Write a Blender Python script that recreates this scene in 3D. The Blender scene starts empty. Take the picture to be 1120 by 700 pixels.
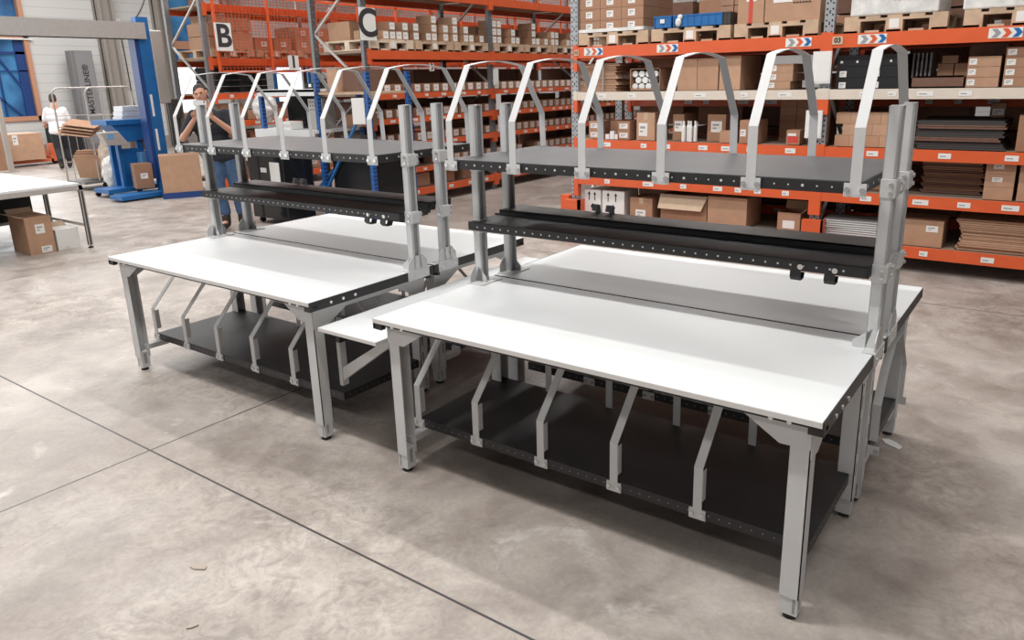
import bpy, bmesh, math, random
from mathutils import Vector, Matrix
random.seed(7)
C = bpy.context.scene.collection
scene = bpy.context.scene
PI = math.pi

# ------------------------------------------------------------ camera
cam_d = bpy.data.cameras.new('camera'); cam = bpy.data.objects.new('camera', cam_d); C.objects.link(cam)
yaw, pitch, roll, fpx = 0.621761, -0.270458, -0.0235169, 814.686
cy_, sy_ = math.cos(yaw), math.sin(yaw); cp_, sp_ = math.cos(pitch), math.sin(pitch)
F = Vector((-sy_*cp_, cy_*cp_, sp_)); R0 = Vector((cy_, sy_, 0)); U0 = R0.cross(F)
Rr = math.cos(roll)*R0 + math.sin(roll)*U0; Ur = -math.sin(roll)*R0 + math.cos(roll)*U0
mw = Matrix(((Rr.x, Ur.x, -F.x, 2.498), (Rr.y, Ur.y, -F.y, -2.205), (Rr.z, Ur.z, -F.z, 1.8206), (0, 0, 0, 1)))
cam.matrix_world = mw
cam_d.sensor_width = 36; cam_d.lens = fpx/1120*36
cam_d.shift_x = (560-584.96)/1120; cam_d.shift_y = (311.94-350)/1120
cam_d.clip_start = .05; cam_d.clip_end = 200
scene.camera = cam

# ------------------------------------------------------------ world, light, exposure
w = bpy.data.worlds.new('world'); scene.world = w; w.use_nodes = True
w.node_tree.nodes['Background'].inputs[0].default_value = (.86, .93, 1, 1)
w.node_tree.nodes['Background'].inputs[1].default_value = 2.2
scene.view_settings.view_transform = 'Standard'; scene.view_settings.look = 'None'
scene.view_settings.exposure = 0.03; scene.view_settings.gamma = 1.0
scene.view_settings.use_curve_mapping = False

def area(name, loc, rot, sx, sy, energy, col=(1, 1, 1)):
    d = bpy.data.lights.new(name, 'AREA'); d.shape = 'RECTANGLE'; d.size = sx; d.size_y = sy
    d.energy = energy; d.color = col
    o = bpy.data.objects.new(name, d); C.objects.link(o); o.location = loc; o.rotation_euler = rot
    return o
area('ceiling_lamp', (-.9, -1.5, 7.3), (0, 0, 0), 1.4, .25, 285, (1, .985, .96))
area('ceiling_strip_or_fill', (2.6, -1.3, 6.8), (0, 0, 0), 7, .2, 150, (1, .985, .96))
area('ceiling_strip_or_fill', (.3, 2.6, 6.4), (0, 0, 0), 8, .2, 270, (1, .985, .96))
area('ceiling_strip_or_fill', (-3.6, 10, 7.3), (0, 0, 0), .4, 12, 420, (1, .985, .96))  # added to brighten the centre rack's front and its aisle
area('ceiling_strip_or_fill', (-9, -1.7, 6.6), (0, 0, 0), 7, .3, 330, (1, .985, .96))
area('ceiling_strip_or_fill', (-7.9, 8, 7.3), (0, 0, 0), .4, 12, 420, (1, .985, .96))
area('ceiling_strip_or_fill', (-14.5, 5, 7.3), (0, 0, 0), 6, 10, 1000, (1, .985, .96))  # broad panel added to keep the left of the hall bright
area('ceiling_strip_or_fill', (1, -6, 7.0), (math.radians(25), 0, 0), 12, .5, 170, (1, .985, .96))  # added front fill, tilted towards the benches
area('left_daylight_fill', (-12, -7.5, 2.6), (math.radians(78), 0, math.radians(-20)), 8, 4.5, 300, (.97, .985, 1))  # unseen source added to brighten the left of the hall
area('daylight_window', (-20.5, 3.0, 3.0), (0, math.radians(-90), 0), 4, 8, 400, (.95, .98, 1))

# ------------------------------------------------------------ materials
def mat(name, col, rough=.5, metal=0, noise=0, nscale=20, emis=None, spec=None, alpha=None, bump=0):
    m = bpy.data.materials.new(name); m.use_nodes = True; nt = m.node_tree
    b = nt.nodes['Principled BSDF']
    b.inputs['Base Color'].default_value = (*col, 1); b.inputs['Roughness'].default_value = rough
    b.inputs['Metallic'].default_value = metal
    if spec is not None: b.inputs['Specular IOR Level'].default_value = spec
    if noise or bump:
        tc = nt.nodes.new('ShaderNodeTexCoord'); n = nt.nodes.new('ShaderNodeTexNoise')
        n.inputs['Scale'].default_value = nscale; n.inputs['Detail'].default_value = 4
        nt.links.new(tc.outputs['Object'], n.inputs['Vector'])
    if noise:
        r = nt.nodes.new('ShaderNodeValToRGB')
        r.color_ramp.elements[0].position = .3; r.color_ramp.elements[1].position = .7
        r.color_ramp.elements[0].color = (*[c*(1-noise) for c in col], 1)
        r.color_ramp.elements[1].color = (*[min(1, c*(1+noise)) for c in col], 1)
        nt.links.new(n.outputs['Fac'], r.inputs['Fac']); nt.links.new(r.outputs['Color'], b.inputs['Base Color'])
    if bump:
        bp = nt.nodes.new('ShaderNodeBump'); bp.inputs['Strength'].default_value = bump
        nt.links.new(n.outputs['Fac'], bp.inputs['Height']); nt.links.new(bp.outputs['Normal'], b.inputs['Normal'])
    if emis:
        b.inputs['Emission Color'].default_value = (*emis[:3], 1); b.inputs['Emission Strength'].default_value = emis[3]
    if alpha is not None: b.inputs['Alpha'].default_value = alpha
    return m
M = {}
M['white'] = mat('white_laminate', (.70, .715, .72), .38, noise=.015, nscale=3)
M['edge'] = mat('white_edge_band', (.70, .68, .66), .5)
M['grey'] = mat('light_grey_powder_coat', (.60, .60, .60), .45, noise=.03, nscale=8)
M['greyd'] = mat('mid_grey_powder_coat', (.30, .30, .31), .45)
M['black'] = mat('black_powder_coat', (.018, .017, .018), .5, noise=.2, nscale=40)
M['blacktop'] = mat('greyed_black_top', (.075, .075, .08), .42, noise=.12, nscale=6)
M['blackshelf'] = mat('black_lower_panel', (.022, .021, .023), .5, noise=.15, nscale=6)
M['bolt'] = mat('zinc_bolt', (.75, .75, .75), .25, .8)
M['hole'] = mat('light_through_hole', (.62, .62, .64), .4)  # pale colour stands in for light seen through the fascia holes
M['rubber'] = mat('black_rubber', (.012, .012, .012), .6)
M['orange'] = mat('orange_paint', (.66, .105, .03), .42, noise=.06, nscale=5)
M['beige'] = mat('beige_beam_paint', (.66, .58, .50), .5, noise=.05, nscale=5)
M['blue'] = mat('blue_paint', (.012, .125, .36), .4, noise=.08, nscale=6)
M['blued'] = mat('dark_blue_paint', (.012, .05, .2), .4)
M['lblue'] = mat('light_blue_plastic', (.12, .33, .62), .5)
M['galv'] = mat('galvanised_steel', (.42, .43, .44), .4, .5, noise=.1, nscale=30)
M['galvd'] = mat('weathered_galvanised_steel', (.23, .235, .24), .45, .4, noise=.15, nscale=30)
M['alu'] = mat('brushed_aluminium', (.50, .48, .46), .4, .4, noise=.05)
M['wood'] = mat('pallet_wood', (.50, .36, .25), .8, noise=.2, nscale=7)
M['woodl'] = mat('pale_pallet_wood', (.66, .55, .43), .8, noise=.12, nscale=7)
M['deck'] = mat('shelf_chipboard', (.30, .22, .17), .8, noise=.15)
kr = [(.42, .25, .16), (.36, .20, .125), (.47, .29, .19), (.31, .17, .105)]
KR = [mat('kraft_cardboard', c, .85, noise=.07, nscale=9) for c in kr]
M['kraft'] = KR[0]
M['kraftin'] = mat('cardboard_inside', (.56, .42, .30), .85, noise=.05)
M['carddark'] = mat('dark_brown_cardboard', (.16, .085, .06), .85, noise=.1)
M['cardblack'] = mat('black_printed_cardboard', (.012, .012, .014), .85)
M['cardgrey'] = mat('dark_grey_cardboard', (.05, .046, .045), .7)
M['tape'] = mat('packing_tape', (.50, .36, .24), .3)
M['paper'] = mat('white_paper', (.74, .73, .71), .7)
M['print'] = mat('printed_grey_ink', (.10, .10, .11), .7)
M['ink'] = mat('faded_label_ink', (.30, .30, .31), .7)
M['film'] = mat('stretch_film_white', (.68, .67, .65), .3, noise=.15, nscale=14, bump=.5)
M['cup'] = mat('white_plastic', (.75, .75, .74), .4)
M['skin'] = mat('skin', (.55, .29, .20), .55, noise=.05)
M['hair'] = mat('dark_hair', (.035, .022, .016), .7)
M['tblack'] = mat('black_cotton', (.018, .02, .026), .9, noise=.2, nscale=15)
M['twhite'] = mat('white_cotton', (.78, .78, .80), .9, noise=.04, nscale=8)
M['jean'] = mat('blue_denim', (.055, .105, .20), .9, noise=.3, nscale=12)
M['dtrous'] = mat('dark_trousers', (.02, .02, .026), .9)
M['boot'] = mat('dark_boot_leather', (.03, .022, .018), .6)
M['phone'] = mat('phone_shell', (.75, .75, .77), .3)
M['red'] = mat('red_print', (.55, .06, .04), .6)
M['screen'] = mat('dark_screen', (.012, .012, .014), .15)
M['winwhite'] = mat('bright_daylight_pane', (.8, .85, .9), .4, emis=(.9, .95, 1, 1.6))
M['pack'] = mat('crumpled_cream_paper', (.62, .52, .42), .9, noise=.2, nscale=10, bump=.6)
M['truck'] = mat('orange_jack_paint', (.55, .12, .04), .5)

def floor_mat():
    m = bpy.data.materials.new('polished_concrete'); m.use_nodes = True; nt = m.node_tree; L = nt.links.new
    b = nt.nodes['Principled BSDF']; N = nt.nodes.new
    tc = N('ShaderNodeTexCoord')
    def noise(s, d=5, r=.55, dist=0):
        n = N('ShaderNodeTexNoise'); n.inputs['Scale'].default_value = s; n.inputs['Detail'].default_value = d
        n.inputs['Roughness'].default_value = r; n.inputs['Distortion'].default_value = dist
        L(tc.outputs['Object'], n.inputs['Vector']); return n
    def ramp(src, p0, c0, p1, c1):
        r = N('ShaderNodeValToRGB'); r.color_ramp.elements[0].position = p0; r.color_ramp.elements[1].position = p1
        r.color_ramp.elements[0].color = c0; r.color_ramp.elements[1].color = c1; L(src, r.inputs['Fac']); return r
    def mix(t, f, a, bb):
        x = N('ShaderNodeMix'); x.data_type = 'RGBA'; x.blend_type = t
        if isinstance(f, float): x.inputs[0].default_value = f
        else: L(f, x.inputs[0])
        for s, v in ((6, a), (7, bb)):
            if isinstance(v, tuple): x.inputs[s].default_value = v
            else: L(v, x.inputs[s])
        return x.outputs[2]
    n1 = noise(.9, 8, .62, .4); n2 = noise(3.2, 6, .6, .8); n3 = noise(45, 3, .6); n4 = noise(1.7, 8, .7, 1.2)
    col = ramp(n1.outputs['Fac'], .33, (.30, .255, .225, 1), .66, (.50, .45, .41, 1)).outputs['Color']
    n5 = noise(9, 10, .75, 1.5); n6 = noise(.55, 3, .5, .3)
    pm = ramp(n6.outputs['Fac'], .42, (0, 0, 0, 1), .60, (1, 1, 1, 1))
    col = mix('MULTIPLY', pm.outputs['Color'], col, ramp(n5.outputs['Fac'], .40, (.76, .75, .74, 1), .56, (1.08, 1.07, 1.06, 1)).outputs['Color'])
    col = mix('MULTIPLY', .9, col, ramp(n2.outputs['Fac'], .32, (.68, .66, .65, 1), .62, (1.05, 1.05, 1.05, 1)).outputs['Color'])
    st = ramp(n4.outputs['Fac'], .60, (0, 0, 0, 1), .70, (1, 1, 1, 1))
    col = mix('MIX', st.outputs['Color'], col, (.52, .485, .455, 1))
    col = mix('MULTIPLY', .5, col, ramp(n3.outputs['Fac'], .3, (.8, .8, .8, 1), .7, (1.1, 1.1, 1.1, 1)).outputs['Color'])
    # saw-cut joints: a grid through x=-1.2 and y=-0.52
    sp = N('ShaderNodeSeparateXYZ'); L(tc.outputs['Object'], sp.inputs[0])
    def line(out, c, wd):
        a = N('ShaderNodeMath'); a.operation = 'SUBTRACT'; L(out, a.inputs[0]); a.inputs[1].default_value = c
        q = N('ShaderNodeMath'); q.operation = 'ABSOLUTE'; L(a.outputs[0], q.inputs[0])
        t = N('ShaderNodeMath'); t.operation = 'LESS_THAN'; L(q.outputs[0], t.inputs[0]); t.inputs[1].default_value = wd
        return t.outputs[0]
    tot = None
    for o_, c_, w_ in ((sp.outputs[1], -.52, .0055), (sp.outputs[0], -1.2, .0055), (sp.outputs[1], 4.3, .005), (sp.outputs[0], -6.0, .005), (sp.outputs[0], 3.6, .005)):
        l_ = line(o_, c_, w_)
        if tot is None: tot = l_
        else:
            mx = N('ShaderNodeMath'); mx.operation = 'MAXIMUM'; L(tot, mx.inputs[0]); L(l_, mx.inputs[1]); tot = mx.outputs[0]
    col = mix('MIX', tot, col, (.045, .04, .038, 1))
    L(col, b.inputs['Base Color'])
    rr = ramp(n2.outputs['Fac'], .3, (.34, .34, .34, 1), .7, (.55, .55, .55, 1)); L(rr.outputs['Color'], b.inputs['Roughness'])
    return m
M['floor'] = floor_mat()

def perf_mat(name, col, metal=.4, sx=.05, hole=(.02, .02, .02)):
    """perforated steel upright: two columns of dark slots repeating along z"""
    m = bpy.data.materials.new(name); m.use_nodes = True; nt = m.node_tree; L = nt.links.new; N = nt.nodes.new
    b = nt.nodes['Principled BSDF']; b.inputs['Metallic'].default_value = metal; b.inputs['Roughness'].default_value = .45
    tc = N('ShaderNodeTexCoord'); s = N('ShaderNodeSeparateXYZ'); L(tc.outputs['Object'], s.inputs[0])
    def mth(op, a, v=None):
        q = N('ShaderNodeMath'); q.operation = op; L(a, q.inputs[0])
        if v is not None:
            if isinstance(v, float): q.inputs[1].default_value = v
            else: L(v, q.inputs[1])
        return q.outputs[0]
    zf = mth('ABSOLUTE', mth('SUBTRACT', mth('FRACT', mth('DIVIDE', s.outputs[2], .05)), .5))
    zt = mth('LESS_THAN', zf, .17)
    xa = mth('LESS_THAN', mth('ABSOLUTE', mth('SUBTRACT', mth('ABSOLUTE', s.outputs[0]), .026)), .0075)
    zc = mth('LESS_THAN', mth('ABSOLUTE', mth('SUBTRACT', mth('FRACT', mth('DIVIDE', s.outputs[2], .1)), .5)), .16)
    xc = mth('LESS_THAN', mth('ABSOLUTE', s.outputs[0]), .006)
    h = mth('MAXIMUM', mth('MULTIPLY', zt, xa), mth('MULTIPLY', zc, xc))
    x = N('ShaderNodeMix'); x.data_type = 'RGBA'; L(h, x.inputs[0]); x.inputs[6].default_value = (*col, 1); x.inputs[7].default_value = (*hole, 1)
    L(x.outputs[2], b.inputs['Base Color']); return m
M['perf'] = perf_mat('perforated_galvanised_upright', (.36, .37, .39))
M['perfd'] = perf_mat('perforated_grey_upright', (.2, .205, .215))
M['perfb'] = perf_mat('perforated_blue_upright', (.015, .10, .34), 0, hole=(.01, .02, .06))

def siding_mat():
    m = bpy.data.materials.new('white_sandwich_panel'); m.use_nodes = True; nt = m.node_tree; L = nt.links.new; N = nt.nodes.new
    b = nt.nodes['Principled BSDF']; b.inputs['Roughness'].default_value = .5
    tc = N('ShaderNodeTexCoord'); s = N('ShaderNodeSeparateXYZ'); L(tc.outputs['Object'], s.inputs[0])
    a = N('ShaderNodeMath'); a.operation = 'DIVIDE'; L(s.outputs[2], a.inputs[0]); a.inputs[1].default_value = .25
    f = N('ShaderNodeMath'); f.operation = 'FRACT'; L(a.outputs[0], f.inputs[0])
    t = N('ShaderNodeMath'); t.operation = 'LESS_THAN'; L(f.outputs[0], t.inputs[0]); t.inputs[1].default_value = .1
    x = N('ShaderNodeMix'); x.data_type = 'RGBA'; L(t.outputs[0], x.inputs[0]); x.inputs[6].default_value = (.62, .62, .61, 1); x.inputs[7].default_value = (.52, .52, .52, 1)
    L(x.outputs[2], b.inputs['Base Color']); return m
M['siding'] = siding_mat()
def blue_pane_mat():
    m = bpy.data.materials.new('blue_lit_window_view'); m.use_nodes = True; nt = m.node_tree; L = nt.links.new; N = nt.nodes.new
    b = nt.nodes['Principled BSDF']; b.inputs['Roughness'].default_value = .3
    tc = N('ShaderNodeTexCoord'); n = N('ShaderNodeTexNoise'); n.inputs['Scale'].default_value = 1.1; n.inputs['Detail'].default_value = 3
    L(tc.outputs['Object'], n.inputs['Vector'])
    r = N('ShaderNodeValToRGB'); r.color_ramp.elements[0].position = .35; r.color_ramp.elements[0].color = (.012, .055, .15, 1)
    r.color_ramp.elements[1].position = .6; r.color_ramp.elements[1].color = (.05, .19, .38, 1); L(n.outputs['Fac'], r.inputs['Fac'])
    L(r.outputs['Color'], b.inputs['Base Color']); L(r.outputs['Color'], b.inputs['Emission Color']); b.inputs['Emission Strength'].default_value = .35
    return m
M['bluepane'] = blue_pane_mat()

# ------------------------------------------------------------ mesh helpers
class MB:
    def __init__(s): s.v = []; s.f = []; s.mi = []; s.m = 0; s.T = None
    def add(s, vs, fs):
        n = len(s.v)
        for p in vs:
            p = Vector(p)
            if s.T is not None: p = s.T @ p
            s.v.append(p)
        for f in fs: s.f.append([n+i for i in f]); s.mi.append(s.m)
        return s
    def box(s, x0, x1, y0, y1, z0, z1):
        if x0 > x1: x0, x1 = x1, x0
        if y0 > y1: y0, y1 = y1, y0
        if z0 > z1: z0, z1 = z1, z0
        return s.add([(x0, y0, z0), (x1, y0, z0), (x1, y1, z0), (x0, y1, z0), (x0, y0, z1), (x1, y0, z1), (x1, y1, z1), (x0, y1, z1)],
                     [(0, 3, 2, 1), (4, 5, 6, 7), (0, 1, 5, 4), (1, 2, 6, 5), (2, 3, 7, 6), (3, 0, 4, 7)])
    def frustum(s, c0, a0, c1, a1):   # rect centred c0 (half sizes a0) at z0 to c1 at z1
        v = []
        for c, a in ((c0, a0), (c1, a1)):
            v += [(c[0]-a[0], c[1]-a[1], c[2]), (c[0]+a[0], c[1]-a[1], c[2]), (c[0]+a[0], c[1]+a[1], c[2]), (c[0]-a[0], c[1]+a[1], c[2])]
        return s.add(v, [(0, 3, 2, 1), (4, 5, 6, 7), (0, 1, 5, 4), (1, 2, 6, 5), (2, 3, 7, 6), (3, 0, 4, 7)])
    def prism(s, poly, ax, a0, a1):   # poly in the two other axes (x,y,z order)
        n = len(poly); v = []
        for a in (a0, a1):
            for p, q in poly: v.append({'x': (a, p, q), 'y': (p, a, q), 'z': (p, q, a)}[ax])
        fs = [tuple(range(n))[::-1], tuple(range(n, 2*n))]
        for i in range(n): j = (i+1) % n; fs.append((i, j, n+j, n+i))
        return s.add(v, fs)
    def strip(s, pts, x0, x1, th):    # flat bar bent in the yz plane
        n = len(pts); a = []; b = []
        for i, p in enumerate(pts):
            d = Vector((0, 0))
            if i > 0: d += (Vector(pts[i])-Vector(pts[i-1])).normalized()
            if i < n-1: d += (Vector(pts[i+1])-Vector(pts[i])).normalized()
            d.normalize(); k = Vector((-d.y, d.x))*th/2
            a.append(Vector(p)+k); b.append(Vector(p)-k)
        return s.prism([tuple(q) for q in a]+[tuple(q) for q in b[::-1]], 'x', x0, x1)
    def cyl(s, p0, p1, r0, r1=None, n=12):
        if r1 is None: r1 = r0
        p0 = Vector(p0); p1 = Vector(p1); d = (p1-p0).normalized()
        u = d.orthogonal().normalized(); w_ = d.cross(u)
        v = [p0+(u*math.cos(2*PI*i/n)+w_*math.sin(2*PI*i/n))*r0 for i in range(n)] + [p1+(u*math.cos(2*PI*i/n)+w_*math.sin(2*PI*i/n))*r1 for i in range(n)]
        return s.add(v, [tuple(range(n))[::-1], tuple(range(n, 2*n))]+[(i, (i+1) % n, n+(i+1) % n, n+i) for i in range(n)])
    def tube(s, pts, r, n=8):
        for a, b in zip(pts[:-1], pts[1:]): s.cyl(a, b, r, n=n)
        return s
    def bar(s, p0, p1, w_, h, up=(0, 0, 1)):
        p0 = Vector(p0); p1 = Vector(p1); d = (p1-p0).normalized(); up = Vector(up)
        if abs(d.dot(up)) > .98: up = Vector((1, 0, 0))
        a = d.cross(up).normalized()*w_/2; b = a.cross(d).normalized()*h/2
        v = [p0-a-b, p0+a-b, p0+a+b, p0-a+b, p1-a-b, p1+a-b, p1+a+b, p1-a+b]
        return s.add(v, [(0, 3, 2, 1), (4, 5, 6, 7), (0, 1, 5, 4), (1, 2, 6, 5), (2, 3, 7, 6), (3, 0, 4, 7)])
    def sphere(s, c, r, n=12, sc=(1, 1, 1)):
        c = Vector(c); v = []; fs = []; m_ = n//2
        for j in range(m_+1):
            t = PI*j/m_
            for i in range(n):
                v.append(c+Vector((r*sc[0]*math.sin(t)*math.cos(2*PI*i/n), r*sc[1]*math.sin(t)*math.sin(2*PI*i/n), r*sc[2]*math.cos(t))))
        for j in range(m_):
            for i in range(n):
                fs.append((j*n+i, (j+1)*n+i, (j+1)*n+(i+1) % n, j*n+(i+1) % n))
        return s.add(v, fs)
    def mesh(s, name, mats, bevel=0):
        me = bpy.data.meshes.new(name); me.from_pydata([tuple(p) for p in s.v], [], s.f)
        if not isinstance(mats, (list, tuple)): mats = [mats]
        for m in mats: me.materials.append(M[m] if isinstance(m, str) else m)
        for p, i in zip(me.polygons, s.mi): p.material_index = i
        bm = bmesh.new(); bm.from_mesh(me); bmesh.ops.recalc_face_normals(bm, faces=bm.faces); bm.to_mesh(me); bm.free()
        return me
    def build(s, name, mats, parent=None, loc=None, rz=None, bevel=0, smooth=False):
        o = bpy.data.objects.new(name, s.mesh(name, mats)); C.objects.link(o)
        if parent is not None: o.parent = parent
        if loc is not None: o.location = loc
        if rz is not None: o.rotation_euler[2] = rz
        if bevel:
            b = o.modifiers.new('b', 'BEVEL'); b.width = bevel; b.segments = 2; b.limit_method = 'ANGLE'
        if smooth:
            for p in o.data.polygons: p.use_smooth = True
        return o
def tag(o, label, cat, group=None):
    o['label'] = label; o['category'] = cat
    if group: o['group'] = group
    return o
def thing(name, label, cat, loc=(0, 0, 0), rz=0, group=None):
    o = bpy.data.objects.new(name, None); C.objects.link(o); o.location = loc; o.rotation_euler[2] = rz
    o.empty_display_size = .1
    return tag(o, label, cat, group)
def copy_tree(o, parent=None):
    c = o.copy(); C.objects.link(c); c.parent = parent
    for ch in list(o.children): copy_tree(ch, c)
    return c
def struct(name, mb, m):
    o = mb.build(name, m); o['kind'] = 'structure'; return o
def text_mesh(name, body, size, m, parent, loc, rot, bold=.0, ext=.0008, align='CENTER'):
    cu = bpy.data.curves.new(name, 'FONT'); cu.body = body; cu.size = size; cu.offset = bold; cu.extrude = ext
    cu.align_x = align; cu.align_y = 'CENTER'
    t = bpy.data.objects.new(name, cu); C.objects.link(t)
    dg = bpy.context.evaluated_depsgraph_get(); me = bpy.data.meshes.new_from_object(t.evaluated_get(dg))
    bpy.data.objects.remove(t)
    me.materials.clear(); me.materials.append(M[m])
    o = bpy.data.objects.new(name, me); C.objects.link(o); o.parent = parent; o.location = loc; o.rotation_euler = rot
    return o

# ------------------------------------------------------------ setting
XW, XE, YS, YN, ZC = -21.0, 8.0, -10.0, 20.0, 8.0
struct('floor', MB().box(XW-.2, XE+.2, YS-.2, YN+.2, -.2, 0), 'floor')
M['ceil'] = mat('dim_grey_roof_deck', (.22, .22, .22), .8)
struct('ceiling', MB().box(XW-.2, XE+.2, YS-.2, YN+.2, ZC, ZC+.2), 'ceil')
# left wall with three openings
wins = [(4.9, 7.22, 1.02, 5.2), (11.22, 12.22, .9, 4.7), (14.9, 16.5, .9, 2.6)]
wl = MB(); ys = YS
for (a, b, z0, z1) in wins:
    wl.box(XW-.2, XW, ys, a, 0, ZC); wl.box(XW-.2, XW, a, b, 0, z0); wl.box(XW-.2, XW, a, b, z1, ZC); ys = b
wl.box(XW-.2, XW, ys, YN, 0, ZC)
struct('wall_left', wl, 'siding')
struct('wall_back', MB().box(XW-.2, XE+.2, YN, YN+.2, 0, ZC), 'siding')
struct('wall_right', MB().box(XE, XE+.2, YS, YN, 0, ZC), 'ceil')
struct('wall_front', MB().box(XW-.2, XE+.2, YS-.2, YS, 0, ZC), 'ceil')
def window(idx, a, b, z0, z1, pane, frame, transom=None, extra=True):
    root = thing('window_%d' % idx, 'x', 'window', (XW, a, z0)); del root['label']; del root['category']; root['kind'] = 'structure'
    W_, H_ = b-a, z1-z0; f = MB(); t = .12
    f.box(-.1, .06, 0, t, 0, H_); f.box(-.1, .06, W_-t, W_, 0, H_); f.box(-.1, .06, 0, W_, 0, t); f.box(-.1, .06, 0, W_, H_-t, H_)
    if transom: f.box(-.08, .06, 0, W_, transom-.12, transom+.12)
    f.build('window_frame', frame, root)
    MB().box(-.14, -.12, 0, W_, 0, H_).build('window_pane', pane, root)
    return root, W_, H_
M['ofr'] = mat('salmon_window_frame', (.52, .27, .17), .6)
r_, W_, H_ = window(1, *wins[0], 'bluepane', 'ofr', transom=2.28)
g = MB()
g.bar((-.06, .1, 2.0), (-.06, 1.9, .1), .05, .05); g.bar((-.06, .9, 2.2), (-.06, .9, .1), .04, .05); g.bar((-.06, 1.5, 2.2), (-.06, 1.5, .1), .04, .05)
g.bar((-.06, 1.3, 2.1), (-.06, 2.2, .5), .05, .05); g.box(-.08, -.04, 0, W_, 1.75, 1.82); g.box(-.08, -.04, 0, W_, 1.3, 1.33); g.box(-.08, -.04, W_-.35, W_-.12, .1, 2.2)
g.build('window_bars', 'blued', r_)
MB().box(.06, .10, -.05, W_+.1, 2.12, 2.16).build('window_rail', 'cup', r_)
r_, W_, H_ = window(2, *wins[1], 'bluepane', 'ofr', transom=2.2)
MB().box(-.11, -.1, .1, W_-.1, .1, 1.6).build('window_pane', 'winwhite', r_)
MB().box(-.1, -.06, .05, .13, .1, 1.7).box(-.1, -.06, W_-.16, W_-.1, .1, 1.7).build('window_bars', 'blue', r_)
r_, W_, H_ = window(3, *wins[2], 'winwhite', 'blue')
# steel wall columns (part of the building)
M['colm'] = mat('taupe_column_paint', (.33, .30, .27), .6)
for i, (a, b) in enumerate(((9.05, 9.50), (10.75, 11.05), (13.1, 13.6))):
    c = MB().box(XW, XW+.35, a, a+.08, 0, ZC).box(XW+.14, XW+.2, a, b, 0, ZC).box(XW, XW+.35, b-.08, b, 0, ZC)
    struct('trim_%d' % (i+1), c, 'colm')
struct('trim_4', MB().box(XW, XW+.03, YS, YN, 0, .35), 'colm')
# no door opening is built in the unseen walls

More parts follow.
